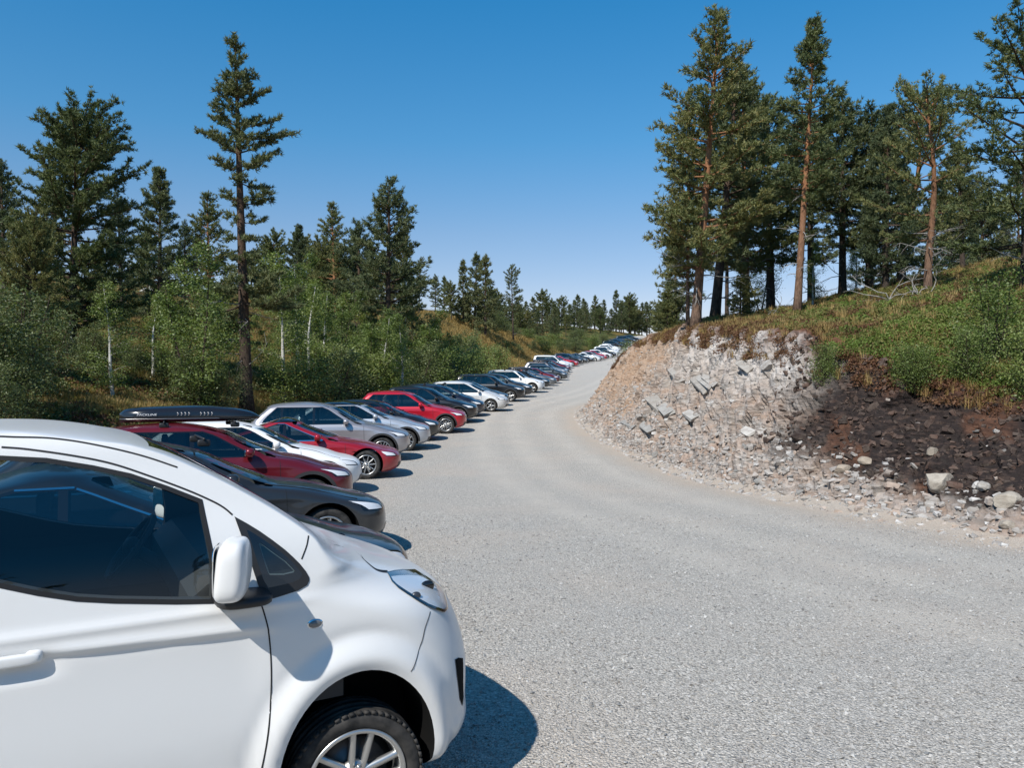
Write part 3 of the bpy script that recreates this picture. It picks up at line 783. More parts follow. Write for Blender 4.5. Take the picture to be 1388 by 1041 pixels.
def densify(poly, step):
    out = []
    for a, b in zip(poly, poly[1:]+poly[:1]):
        a = np.array(a, float); b = np.array(b, float); k = max(1, int(np.ceil(np.linalg.norm(b-a)/step)))
        for i in range(k): out.append(a+(b-a)*i/k)
    return out
def smooth_closed(poly, it=2, keep=()):
    P = [np.array(p, float) for p in poly]
    for _ in range(it):
        Q = []
        for a, b in zip(P, P[1:]+P[:1]): Q += [a*.75+b*.25, a*.25+b*.75]
        P = Q
    return [tuple(p) for p in P]
def poly_patch(poly, fmap, step=.03):
    """triangulate a polygon in (a,b) with inner points and lift it with fmap(a,b)->xyz arrays"""
    bd = densify([tuple(p) for p in poly], step); n = len(bd); P = np.array(bd)
    lo, hi = P.min(0), P.max(0)
    gx_, gy_ = np.meshgrid(np.arange(lo[0]+step*.5, hi[0], step), np.arange(lo[1]+step*.5, hi[1], step)); G = np.stack([gx_.ravel(), gy_.ravel()], -1)
    ins = np.zeros(len(G), bool)
    for (x1, y1), (x2, y2) in zip(P, np.roll(P, -1, 0)):
        c = ((y1 > G[:, 1]) != (y2 > G[:, 1])); xi = (x2-x1)*(G[:, 1]-y1)/(y2-y1+1e-15)+x1
        ins ^= c & (G[:, 0] < xi)
    dmin = np.min(np.linalg.norm(G[:, None]-P[None], axis=2), 1) if len(G) else np.zeros(0)
    G = G[ins & (dmin > step*.45)]
    vs = [Vector(p) for p in np.concatenate([P, G])] if len(G) else [Vector(p) for p in P]
    r = delaunay_2d_cdt(vs, [(i, (i+1) % n) for i in range(n)], [list(range(n))], 1, 1e-6)
    A = np.array([v[:] for v in r[0]])
    return np.stack(fmap(A[:, 0], A[:, 1]), -1), [tuple(f) for f in r[2]]
def side_map(st, sgn, off):
    def f(x, z): return x, sgn*(st.half(x, z)+off), z
    return f
def orient(V, Fc, ref):
    """make faces point away from ref point"""
    out = []
    for f in Fc:
        a, b, c = V[f[0]], V[f[1]], V[f[2]]
        out.append(f if np.dot(np.cross(b-a, c-a), (a+b+c)/3-ref) > 0 else f[::-1])
    return out
def side_patch(name, st, poly, sgn, off, m, parent, step=.035, back=0.0):
    V, Fc = poly_patch(poly, side_map(st, sgn, off), step)
    c = V.mean(0); Fc = orient(V, Fc, np.array([V[:, 0].min()-back, 0, c[2]]) if back else np.array([c[0], 0, c[2]]))
    return link(name, mesh_py(name, V, Fc), m, parent)
def side_patch_holes(name, st, poly, holes, sgn, off, m, parent):
    vs, es, fs = [], [], []
    for q in [poly]+holes:
        q = densify([tuple(p) for p in q], .05); o = len(vs); vs += [Vector(p) for p in q]; es += [(o+i, o+(i+1) % len(q)) for i in range(len(q))]; fs.append(list(range(o, len(vs))))
    r = delaunay_2d_cdt(vs, es, fs, 1, 1e-6)
    A = np.array([v[:] for v in r[0]]); keep = [f for f, o in zip(r[2], r[5]) if 0 in o and len(o) == 1]
    V = np.stack(side_map(st, sgn, off)(A[:, 0], A[:, 1]), -1); c = V.mean(0)
    return link(name, mesh_py(name, V, orient(V, [tuple(f) for f in keep], np.array([c[0], 0, c[2]]))), m, parent)
def strip_vf(st, pts, sgn, wid, off):
    """a thin ribbon along (x,z) points laid on the side skin"""
    P = np.array(densify_open(pts, .03)); T = np.gradient(P, axis=0); T /= np.linalg.norm(T, axis=1)[:, None]+1e-9
    Nn = np.stack([-T[:, 1], T[:, 0]], -1)*wid*.5
    A, B = P+Nn, P-Nn
    V = np.concatenate([np.stack([A[:, 0], sgn*(st.half(A[:, 0], A[:, 1])+off), A[:, 1]], -1), np.stack([B[:, 0], sgn*(st.half(B[:, 0], B[:, 1])+off), B[:, 1]], -1)])
    k = len(P); Fc = [(i, i+1, k+i+1, k+i) for i in range(k-1)]
    return V, orient(V, Fc, np.array([V[:, 0].mean(), 0, V[:, 2].mean()]))
def densify_open(pts, step):
    out = []
    for a, b in zip(pts[:-1], pts[1:]):
        a = np.array(a, float); b = np.array(b, float); k = max(1, int(np.ceil(np.linalg.norm(b-a)/step)))
        for i in range(k): out.append(a+(b-a)*i/k)
    return out+[np.array(pts[-1], float)]
def cr_open(pts, n=6):
    """Catmull-Rom through points"""
    P = [np.array(p, float) for p in pts]; P = [2*P[0]-P[1]]+P+[2*P[-1]-P[-2]]; out = []
    for i in range(1, len(P)-2):
        for k in range(n):
            t = k/n; a, b, c, d = P[i-1:i+3]
            out.append(.5*((2*b)+(c-a)*t+(2*a-5*b+4*c-d)*t*t+(3*b-a-3*c+d)*t**3))
    return [tuple(p) for p in out]+[tuple(P[-2])]
def superell(c, r, e, nu=28, nv=16, rot=None):
    V, Fc = [], []
    sp = lambda a, p: np.sign(a)*abs(a)**p
    for i in range(nv+1):
        b = -math.pi/2+math.pi*i/nv
        for j in range(nu):
            a = 2*math.pi*j/nu
            V.append([r[0]*sp(math.cos(b), e[1])*sp(math.cos(a), e[0]), r[1]*sp(math.cos(b), e[1])*sp(math.sin(a), e[0]), r[2]*sp(math.sin(b), e[1])])
    V = np.array(V)
    if rot is not None: V = V@np.array(rot).T
    V = V+np.array(c)
    for i in range(nv):
        for j in range(nu): Fc.append((i*nu+j, i*nu+(j+1) % nu, (i+1)*nu+(j+1) % nu, (i+1)*nu+j))
    return V, Fc

# ------------------------------------------------------------------ wheels (axle along y, outer face at -y)
def lathe_vf(prof, k=64):
    """prof: list of (radius, y)"""
    V, Fc = [], []; n = len(prof)
    for j in range(k):
        a = 2*math.pi*j/k
        for r, y in prof: V.append((r*math.cos(a), y, r*math.sin(a)))
    for j in range(k):
        for i in range(n-1): Fc.append((j*n+i, j*n+i+1, ((j+1) % k)*n+i+1, ((j+1) % k)*n+i))
    return V, Fc
def tyre_mesh(r, rim, wd, tread=False):
    h = wd/2
    prof = [(rim+.004, -h*.86), (rim+.022, -h*.97), (rim+(r-rim)*.5, -h*1.03), (r-.03, -h*.97), (r-.010, -h*.84)]
    if tread:
        for c in (-.5, -.17, .17, .5):
            prof += [(r, h*(c-.07)*1.5), (r-.008, h*(c-.055)*1.5), (r-.008, h*(c+.055)*1.5), (r, h*(c+.07)*1.5)] if abs(c) < .4 else [(r-.001, h*(c-.05)*1.3), (r-.008, h*(c-.03)*1.3), (r-.008, h*(c+.03)*1.3), (r-.001, h*(c+.05)*1.3)]
    else:
        prof += [(r, -h*.5), (r, h*.5)]
    prof += [(r-.010, h*.84), (r-.03, h*.97), (rim+(r-rim)*.5, h*1.03), (rim+.004, h*.86)]
    mb = MB().add(lathe_vf(prof, 96 if tread else 56))
    if tread:                                                          # shoulder blocks
        for j in range(56):
            a = 2*math.pi*j/56; ca, sa = math.cos(a), math.sin(a)
            rot = [[ca, 0, -sa], [0, 1, 0], [sa, 0, ca]]
            for s_ in (-1, 1):
                v, f = box_vf((0, 0, 0), (.012, .034, .022)); v = np.array(v)+np.array([r-.013, s_*h*.83, 0])
                mb.add(([tuple(np.array(rot)@p) for p in v], f))
    return mb.mesh('tyre')
def rim_mesh(rim, wd, ns=5, double=True, dark=False, width=.03):
    h = wd/2; mb = MB()
    mb.add(lathe_vf([(rim+.006, -h*.90), (rim+.004, -h*.97), (rim-.012, -h*.97), (rim-.020, -h*.80), (rim-.03, -h*.2), (rim-.03, h*.8)], 64))
    yo = -h*.72
    def spoke(a, w0, w1, shift0, shift1):
        ca, sa = math.cos(a), math.sin(a); V = []
        for r_, w, sh, y, t in ((.045, w0, shift0, yo-.004, .03), (rim*.55, (w0+w1)*.5, (shift0+shift1)*.5, yo-.010, .026), (rim-.014, w1, shift1, yo-.012, .022)):
            for dw, dy in ((-1, t), (-.75, 0), (.75, 0), (1, t)):
                x, z = r_, sh+dw*w*.5
                V.append((x*ca-z*sa, y+dy, x*sa+z*ca))
        Fc = []
        for i in range(2):
            for j in range(3): Fc.append((i*4+j, i*4+j+1, i*4+4+j+1, i*4+4+j))
        return V, Fc
    for k in range(ns):
        a = 2*math.pi*(k+.25)/ns
        if double:
            mb.add(spoke(a, width, width*1.05, -.023, -.043)); mb.add(spoke(a, width, width*1.05, .023, .043))
        else:
            mb.add(spoke(a, width*1.3, width*.9, 0, 0))
        b = a+(0 if double else math.pi/ns); c = np.array([.057*math.cos(b), yo-.012, .057*math.sin(b)])
        mb.add(([tuple(np.array(p)+c) for p in cyl_vf(0, 0, .011, -.008, .012, 6)[0]], cyl_vf(0, 0, .011, 0, 1, 6)[1]))
    mb.add(lathe_vf([(.0, yo-.010), (.028, yo-.010), (.032, yo-.004), (.075, yo), (.082, yo+.03)], 32))
    return mb.mesh('rim')
def disc_mesh(rim, wd):
    return MB().add(lathe_vf([(.0, -.02), (rim*.72, -.02), (rim*.72, .0), (rim*.99, .03), (rim*.99, .05)], 40)).mesh('brake_disc')
WHEELS = {}
def wheel(parent, x, y, z, r, rim, wd, style, tread=False, steer=0.0):
    key = (r, rim, wd, style, tread)
    if key not in WHEELS:
        ns, dbl, m, wid = {'five_double': (5, True, 'alloy', .03), 'ten': (10, False, 'alloy', .024), 'five': (5, False, 'alloy', .05), 'dark_ten': (9, False, 'alloy_dark', .03), 'seven': (7, True, 'alloy', .022)}[style]
        a, b, c = tyre_mesh(r, rim, wd, tread), rim_mesh(rim, wd, ns, dbl, False, wid), disc_mesh(rim, wd)
        a.materials.append(M['tyre']); b.materials.append(M[m]); c.materials.append(M['alloy_dark']); WHEELS[key] = (a, b, c)
    t = empty('wheel'); t.parent = parent; t.location = (x, y, z)
    t.rotation_euler = (0, (x*7.3) % 1.2, steer) if y < 0 else (0, (x*5.1) % 1.2, math.pi+steer)
    for nm, me in zip(('tyre', 'rim', 'brake_disc'), WHEELS[key]): link(nm, me, None, t)
    return t

# ------------------------------------------------------------------ generic parked cars
def car_type(L, H, W, clear, zn, hood, zc, xw, rr, tail, zb, wr, fa, ra, style, suv=False, chrome=False, pillars=(.0,), rails=False, quarter=True):
    """build one car (nose to +x, right side at -y), return its root Empty. hood/xw/rr are distances from nose / nose / tail"""
    N = L/2; Wd = W
    xa_, xb_ = N-xw, -N+rr; Lr = xa_-xb_; xm = (xa_+xb_)/2
    xf = [(clear, N-.20), (clear+.09, N-.05), (clear+.22, N), (zn-.16, N-.015), (zn-.06, N-.08), (zn+.0, N-.22), (zn+.04, N-.40),
          (zn+.04+(zc-zn-.04)*.62, N-.40-(hood-.40)*.5), (zc, N-hood), (zc+.045, N-hood-.10), (zc+(H-.16-zc)*.5, N-hood-.10-(xw-hood-.10)*.47), (H-.16, N-xw), (H-.09, xa_-min(.22, .13*Lr)), (H-.035, xa_-min(.55, .28*Lr)), (H, xm+.05*Lr)]
    if tail == 'sedan':
        zt = zb+.03
        xr = [(clear, -N+.2), (clear+.12, -N+.04), (clear+.35, -N), (zt-.2, -N+.02), (zt-.03, -N+.07), (zt+.025, -N+.20), (zt+.06, -N+.48), (H-.15, xb_-.1), (H-.08, xb_+.14*Lr), (H-.03, xb_+.30*Lr), (H, xm-.05*Lr)]
    elif tail == 'box':
        xr = [(clear, -N+.15), (clear+.12, -N+.03), (clear+.35, -N), (zb, -N+.03), (H-.25, -N+rr*.6), (H-.10, -N+rr*.9), (H-.03, xb_+.10*Lr), (H-.012, xb_+.28*Lr), (H, xm-.05*Lr)]
    else:
        xr = [(clear, -N+.18), (clear+.12, -N+.04), (clear+.35, -N), (zb-.1, -N+.03), (zb+.05, -N+.10), (H-.22, -N+rr*.72), (H-.10, -N+rr*.95), (H-.04, xb_+.14*Lr), (H-.015, xb_+.32*Lr), (H, xm-.05*Lr)]
    w = [(clear, .86*W), (clear+.06, .93*W), (clear+.2, .975*W), (.52, W), (zb-.28, .995*W), (zb-.10, .972*W), (zb-.01, .935*W), (zb+.06, .905*W), (H-.2, .755*W), (H-.11, .69*W), (H-.06, .62*W), (H-.03, .48*W), (H-.01, .27*W), (H, .08*W)]
    cf = [(clear, .55), (zn-.2, .55), (zn, .72), (zc-.03, .80), (zc+.06, .48), (zc+.16, .36), (H-.16, .32), (H-.05, .45), (H, .02)]
    nf = [(clear, 2.5), (zn-.2, 2.5), (zn, 2.7), (zc, 2.9), (zc+.1, 2.3), (H, 2.2)]
    cr = [(clear, .40), (zb, .34), (zb+.1, .26), (H-.15, .22), (H-.05, .35), (H, .02)]
    nr = [(clear, 2.6), (zb, 2.6), (H, 2.4)]
    zc_ = wr
    wl_ = ((fa, zc_), (ra, zc_)); arch = wr+.055
    def sculpt(x, z):
        return -.016*np.exp(-((z-(zb-.36))/.13)**2)*sstep(fa-.45, fa-.8, x)*sstep(ra+.4, ra+.75, x) + .008*np.exp(-((z-(zb-.16))/.025)**2)
    st = Stack(xf, xr, w, cf, nf, cr, nr, wl_, .014, arch, sculpt)
    V0, F0 = st.mesh(58, 18, 40, 12)
    root = empty('parked_car')
    b = bpy.data.objects.new('body', mesh_py('body', V0, F0)); COL.objects.link(b)
    mb = MB()
    for wx, wz in wl_:
        for s_ in (-1, 1): mb.add(cyl_vf(wx, wz+.01, arch, s_*(W-.34), s_*(W+.3), 40))
    c = tmp(mb.V, mb.F); boolean(b, c); drop(c)
    # dark daylight opening behind the panes, then the panes themselves
    zlo, zhi = zb+.012, H-.135
    zz = np.linspace(zlo, zhi, 9)
    xfb = st.xf(zz)-np.minimum(st.cf(zz), 9)*.97-.03; xrb = st.xr(zz)+st.cr(zz)*1.0+(.10 if tail != 'box' else .16)
    zk = zc+.14                                          # below this the pillar line runs straight on to its foot
    pk = lambda z: float(st.xf(z)-st.cf(z)*.97-.03)
    sl_ = (pk(zk+.16)-pk(zk))/.16
    xfb = np.where(zz < zk, np.minimum(pk(zk)+sl_*(zz-zk), fa-.30), xfb)
    xfb = np.minimum.accumulate(xfb)
    dlo = [(x, z) for x, z in zip(xfb, zz)]+[(x, z) for x, z in zip(xrb[::-1], zz[::-1])]
    def clip_poly(poly, xa, xb):
        def half_clip(P, x0, keep_less):
            out = []
            for a, c in zip(P, P[1:]+P[:1]):
                ia = a[0] <= x0 if keep_less else a[0] >= x0; ic = c[0] <= x0 if keep_less else c[0] >= x0
                if ia: out.append(a)
                if ia != ic:
                    t = (x0-a[0])/(c[0]-a[0]); out.append((x0, a[1]+(c[1]-a[1])*t))
            return out
        return half_clip(half_clip(poly, xb, True), xa, False)
    def shrink(poly, d):
        P = np.array(poly); n = len(P); out = []
        cw = np.sum(P[:, 0]*np.roll(P[:, 1], -1)-np.roll(P[:, 0], -1)*P[:, 1]) < 0
        for i in range(n):
            a, bb, c = P[i-1], P[i], P[(i+1) % n]
            e1 = (bb-a)/(np.linalg.norm(bb-a)+1e-9); e2 = (c-bb)/(np.linalg.norm(c-bb)+1e-9)
            n1 = np.array([-e1[1], e1[0]]); n2 = np.array([-e2[1], e2[0]]); nn = n1+n2; nn /= max(.6, np.linalg.norm(nn)**2*.5)
            out.append(tuple(bb+(-1 if cw else 1)*nn*d*.75))
        return out
    cuts = [min(xrb)-.1]+[xm+p for p in sorted(pillars)]+[max(xfb)+.1]
    if quarter: cuts.insert(1, ra+.02+(.12 if tail == 'sedan' else -.05))
    # hollow the cabin and cut the window openings
    e = .05
    inn = Stack([(.42, min(N-hood, fa-arch-.02)), (zb-.05, min(N-hood, fa-arch-.02)), (zc+.03, N-hood-.22), (H-.17, N-xw-.10), (H-.10, xa_-.14*Lr), (H-.06, xa_-.30*Lr), (H-.045, xm+.05*Lr)],
                [(.42, max(xb_-.5, ra+arch+.02)), (zb-.06, max(-N+.25, ra+arch+.02) if tail == 'sedan' else -N+.3), (zb+.02, -N+.40+(.55 if tail == 'sedan' else 0)), (H-.17, xb_+.06), (H-.08, xb_+.2*Lr), (H-.045, xm-.05*Lr)],
                [(.42, W-.14), (zb-.1, W-.13), (zb+.06, .905*W-e), (H-.2, .755*W-e), (H-.11, .69*W-.07), (H-.07, .5*W), (H-.045, .2)], [(.42, .08), (H-.045, .08)], [(.42, 2.3), (H-.045, 2.3)], [(.42, .08), (H-.045, .08)], [(.42, 2.3), (H-.045, 2.3)])
    c = tmp(*inn.mesh(22, 6, 10, 5)); boolean(b, c); drop(c)
    panes = [shrink(pl, .010) for pl in (clip_poly(dlo, a+.02, c_-.02) for a, c_ in zip(cuts[:-1], cuts[1:])) if len(pl) > 3]
    mb = MB()
    for pl in panes:
        P = np.array(shrink(pl, .006)); n_ = len(P)
        mb.add(([(x, -1.3, z) for x, z in P]+[(x, 1.3, z) for x, z in P], [tuple(range(n_)), tuple(range(n_, 2*n_))[::-1]]+[(j, n_+j, n_+(j+1) % n_, (j+1) % n_) for j in range(n_)]))
    c = tmp(mb.V, mb.F); boolean(b, c); drop(c)
    mb = MB()
    for za, zb_, kk, x0, x1 in ((zc+.07, H-.16, .86, N, xm+.04), (zb+(.12 if tail != 'sedan' else .15), H-.16, .80, -N, xm-.04)):
        wz_ = [(float(st.w(z))*kk, z) for z in np.linspace(za, zb_, 6)]; P = wz_+[(-a, z) for a, z in wz_[::-1]]; n_ = len(P)
        mb.add(([(x0*1.1, y, z) for y, z in P]+[(x1, y, z) for y, z in P], [tuple(range(n_)), tuple(range(n_, 2*n_))[::-1]]+[(j, n_+j, n_+(j+1) % n_, (j+1) % n_) for j in range(n_)]))
    c = tmp(mb.V, mb.F); boolean(b, c); drop(c)
    def cls(p, bvh):
        h = bvh.find_nearest(p.center)
        if h[0] is not None and h[3] > .004: return (1 if (p.center.z < wr*2.1 and abs(p.center.y) > W-.36) else 2), False
        return 0, True
    finish_body(b, V0, F0, [M['p_black'], M['well'], M['cabin']], cls)
    b.parent = root
    b.material_slots[0].link = 'OBJECT'; b.material_slots[0].material = M['p_black']
    for x, zz_ in ((xm+.22, 0), (xm-.68, -.02)):
        for y in (-.38*W/.9, .38*W/.9):
            q = MB().add(superell((x, y, zb-.38), (.25, .23, .10), (.6, .6), 12, 6)).add(superell((x-.26, y, zb-.10), (.09, .23, .30), (.6, .6), 12, 8)).add(superell((x-.30, y, min(zb+.26, H-.26)), (.05, .12, .08), (.6, .6), 10, 6))
            link('seat', q.mesh('seat'), M['cabin'], root)
    q = MB().add(superell((min(N-hood-.32, fa-.5), 0, zb-.10), (.22, W-.17, .13), (.5, .4), 14, 8))
    link('dashboard', q.mesh('dashboard'), M['cabin'], root)
    swc = Vector((N-hood-.62, .37, zb+.0)); pts_ = [swc+Vector((-.09*math.sin(q_), .18*math.cos(q_), .155*math.sin(q_))) for q_ in np.linspace(0, 6.283, 19)]
    link('steering_wheel', MB().add(tube_vf(pts_, .015, 6, False)).mesh('steering_wheel'), M['cabin'], root)
    for s_ in (-1, 1):
        fr_ = [tuple(p) for p in densify(shrink(dlo, -.014), .05)]
        side_patch_holes('window_frame', st, fr_, [shrink(pl, .004) for pl in panes], s_, .0025, M['gloss'], root)
        for pl in panes: side_patch('side_window', st, pl, s_, .0015, M['cargls'], root, .06)
        if chrome:
            rim_pts = [(x-.0, z) for x, z in zip(xrb[::-1], zz[::-1])]
            mb = MB().add(strip_vf(st, [(xrb[0]+.0, zlo-.006), (xfb[0], zlo-.006)], s_, .018, .007))
            mb.add(strip_vf(st, [(x+.012, z) for x, z in zip(xfb, zz)], s_, .014, .007)); mb.add(strip_vf(st, [(xfb[-1], zhi+.008), (xrb[-1], zhi+.008)], s_, .014, .007))
            link('window_trim', mb.mesh('window_trim'), M['chrome'], root)
        # door cuts, handles
        mb = MB(); dx = [xm+p for p in pillars]; dfront = max(xfb[0]-.16, fa-arch-.10)
        for x in dx+[dfront]: mb.add(strip_vf(st, [(x, zlo-.02), (x+.012, .62), (x-.0, clear+.14)], s_, .008, .002))
        mb.add(strip_vf(st, [(ra+arch+.10, zlo-.02), (ra+arch+.14, .68), (ra+arch+.16, clear+.14)], s_, .008, .002))
        mb.add(strip_vf(st, [(dfront, clear+.14), (ra+arch+.16, clear+.14)], s_, .008, .002))
        link('door_seam', mb.mesh('door_seam'), M['rubber'], root)
        for x in (dx[0]+.13, ra+arch+.30):
            yv = float(st.half(np.array([x]), np.array([zb-.10]))[0])
            link('door_handle', MB().add(superell((x, s_*(yv+.012), zb-.105), (.095, .017, .016), (.5, .5), 14, 8)).mesh('door_handle'), None, root).data.materials.append(M['p_black'])
        # sills and arches
        zs = clear+.015
        pl = [(fa-arch-.02, zs), (fa-arch-.02, clear+(.17 if suv else .09)), (ra+arch+.02, clear+(.17 if suv else .09)), (ra+arch+.02, zs)]
        side_patch('sill_trim', st, pl, s_, .004, M['clad'], root, .08)
        if suv:
            for wx, wz in wl_:
                ang = np.linspace(-.22, math.pi+.22, 26)
                A = [(wx+(arch+.001)*math.cos(q), wz+.01+(arch+.001)*math.sin(q)) for q in ang]; B = [(wx+(arch+.055)*math.cos(q), wz+.01+(arch+.055)*math.sin(q)) for q in ang]
                P = np.array(A+B); V = np.stack([P[:, 0], s_*(st.half(P[:, 0], P[:, 1])+.006), P[:, 1]], -1); k = len(A)
                Fc = orient(V, [(i, i+1, k+i+1, k+i) for i in range(k-1)], np.array([wx, 0, wz]))
                link('arch_trim', mesh_py('arch_trim', V, Fc), M['clad'], root)
        # lamps
        hz0, hz1 = zn-.13, zn+.02
        def leaf(lo, hi, a0, a1, nn=12, rear=False):
            P = []
            for i in range(nn+1):
                a = a0+(a1-a0)*i/nn; t = i/nn
                zl, zh = lo(t), hi(t)
                for j in range(5):
                    z = zl+(zh-zl)*j/4; q = [float(k) for k in st.par(np.array(z))]
                    if rear: x = q[1]+q[5]-q[5]*math.cos(a)**(2/q[6]); y = q[2]*math.sin(a)**(2/q[6])
                    else: x = q[0]-q[3]+q[3]*math.cos(a)**(2/q[4]); y = q[2]*math.sin(a)**(2/q[4])
                    P.append((x, s_*y, z))
            V = np.array(P); Fc = [(i*5+j, i*5+j+1, i*5+5+j+1, i*5+5+j) for i in range(nn) for j in range(4)]
            ref = np.array([0, 0, .6]); Fc = orient(V, Fc, ref)
            d = V-ref; d[:, 2] *= .2; d /= np.linalg.norm(d, axis=1)[:, None]
            return V, Fc, d
        V, Fc, d = leaf(lambda t: hz0+.01-.02*(1-t), lambda t: hz0+.06+.10*t**.7, .72, 1.36)
        hl = link('headlight', mesh_py('headlight', V+d*.004, Fc), M['gloss'], root)
        V, Fc, d = leaf(lambda t: hz0+.022-.015*(1-t), lambda t: hz0+.055+.085*t**.8, .80, 1.24)
        link('lamp_reflector', mesh_py('lamp_reflector', V+d*.009, Fc), M['lampshell'], hl)
        tz = zb-.02
        V, Fc, d = leaf(lambda t: tz-.17+.04*t, lambda t: tz-.02, .75, 1.55, rear=True)
        link('taillight', mesh_py('taillight', V+d*.006, Fc), M['taillens'], root)
        # mirror
        mx = float(xfb[0])-.10; my = float(st.half(np.array([mx]), np.array([zb+.03]))[0])
        mr = link('mirror', MB().add(superell((mx, s_*(my+.135), zb+.085), (.075, .105, .072), (.75, .7), 18, 10)).mesh('mirror'), None, root); mr.data.materials.append(M['p_black'])
        link('mirror_arm', MB().add(tube_vf([(mx+.02, s_*(my-.01), zb+.02), (mx+.01, s_*(my+.09), zb+.04)], .022, 8)).mesh('mirror_arm'), M['plastic'], mr)
        V, Fc = superell((mx-.071, s_*(my+.135), zb+.085), (.006, .085, .058), (.6, .6), 16, 8)
        link('mirror_glass', mesh_py('mirror_glass', V, Fc), M['mirror'], mr)
        if rails:
            rp = [(x, s_*(.665*W), H-.055+(0 if 0 < i < 6 else -.045)) for i, x in enumerate(np.linspace(N-xw-.32, -N+rr+.12, 7))]
            link('roof_rail', MB().add(tube_vf(cr3(rp), .014, 8)).mesh('roof_rail'), M['plastic'], root)
    # windscreens
    def screen(z_a, z_b, k, fn, nm):
        P = []; zs_ = np.linspace(z_a, z_b, 9); us = np.linspace(-1, 1, 15)
        for z in zs_:
            q = st.par(np.array(z)); wv = float(q[2])*k
            for u in us: P.append((float(fn(np.array(u*wv), np.array(z))), u*wv, z))
        V = np.array(P); n_ = 15
        Fc = orient(V, [(i*n_+j, i*n_+j+1, i*n_+n_+j+1, i*n_+n_+j) for i in range(8) for j in range(14)], np.array([0, 0, .7]))
        V = V + np.array([.004 if nm == 'windshield' else -.004, 0, .005])
        link(nm, mesh_py(nm, V, Fc), M['shield'] if nm == 'windshield' else M['cargls'], root)
    screen(zc+.05, H-.145, .90, st.front, 'windshield')
    screen((zb+.10) if tail != 'sedan' else zb+.12, H-.14, .84, st.rear, 'rear_window')
    # nose: grille, lower intake, plate; bonnet cut
    def nose_patch(nm, z_a, z_b, ya, m, off):
        P = []; zs_ = np.linspace(z_a, z_b, 4); us = np.linspace(-1, 1, 13)
        for z in zs_:
            for u in us: P.append((float(st.front(np.array(u*ya), np.array(z)))+off, u*ya, z))
        V = np.array(P); link(nm, mesh_py(nm, V, orient(V, [(i*13+j, i*13+j+1, i*13+13+j+1, i*13+13+j) for i in range(3) for j in range(12)], np.array([0, 0, .5]))), m, root)
    nose_patch('grille', zn-.22, zn-.10, .42*W/.9, M['gloss'], .004)
    nose_patch('lower_intake', clear+.10, clear+.22, .60*W/.9, M['plastic'], .004)
    nose_patch('number_plate', zn-.30, zn-.20, .25, M['whiteplate'], .012)
    for s_ in (-1, 1):
        mb = MB()
        zz2 = np.linspace(zn+.015, zc-.004, 14); pts = []
        for z in zz2:
            q = [float(k) for k in st.par(np.array(z))]; y = q[2]*.84; pts.append((float(st.front(np.array(y), np.array(z))), s_*y, z+.002))
        mb.add(tube_vf(pts, .005, 5))
        link('bonnet_seam', mb.mesh('bonnet_seam'), M['rubber'], root)
    for wx, wz in wl_:
        for s_ in (-1, 1): wheel(root, wx, s_*(W-.135), wr, wr, wr*.69, .215, style)
    root['_H'] = H; root['_L'] = L; root['_W'] = W; root['_xm'] = xm
    return root
def cr3(pts, n=5):
    return [Vector(p) for p in cr_open(pts, n)]
TYPES = {
 'fastback': car_type(4.70, 1.44, .925, .15, .66, 1.42, .93, 2.32, 1.55, 'sedan', .92, .335, 1.49, -1.39, 'ten', chrome=True, pillars=(.02,)),
 'sedan':    car_type(4.80, 1.45, .91, .15, .70, 1.38, .96, 2.25, 1.50, 'sedan', .94, .325, 1.50, -1.36, 'five_double', chrome=True, pillars=(.05,)),
 'wagon':    car_type(4.78, 1.48, .915, .16, .72, 1.40, .97, 2.20, .75, 'hatch', .96, .33, 1.50, -1.35, 'five', chrome=True, pillars=(.42,), rails=True),
 'hatch':    car_type(4.35, 1.50, .90, .16, .72, 1.15, .97, 1.95, .62, 'hatch', .96, .32, 1.38, -1.28, 'seven', pillars=(.30,)),
 'crossover':car_type(4.45, 1.57, .91, .20, .80, 1.20, 1.05, 2.00, .68, 'hatch', 1.03, .335, 1.42, -1.26, 'five_double', suv=True, pillars=(.30,)),
 'suv':      car_type(4.55, 1.68, .925, .22, .84, 1.25, 1.09, 2.05, .62, 'hatch', 1.07, .35, 1.45, -1.25, 'seven', suv=True, pillars=(.30,)),
 'bigsuv':   car_type(4.75, 1.76, .95, .23, .92, 1.25, 1.14, 2.02, .42, 'box', 1.12, .365, 1.48, -1.35, 'five', suv=True, pillars=(.38,), rails=True),
 'mpv':      car_type(4.50, 1.60, .91, .17, .76, .98, 1.03, 1.90, .50, 'hatch', 1.00, .325, 1.36, -1.32, 'five', pillars=(.38,)),
 'panelvan': car_type(4.90, 1.92, .94, .20, .92, .95, 1.20, 1.80, .25, 'box', 1.15, .33, 1.55, -1.45, 'five', pillars=(.85,), quarter=False),
}
SOURCE_USED = set()
def slope_roll(y): return math.atan((float(zr(y+1.2))-float(zr(y-1.2)))/2.4)
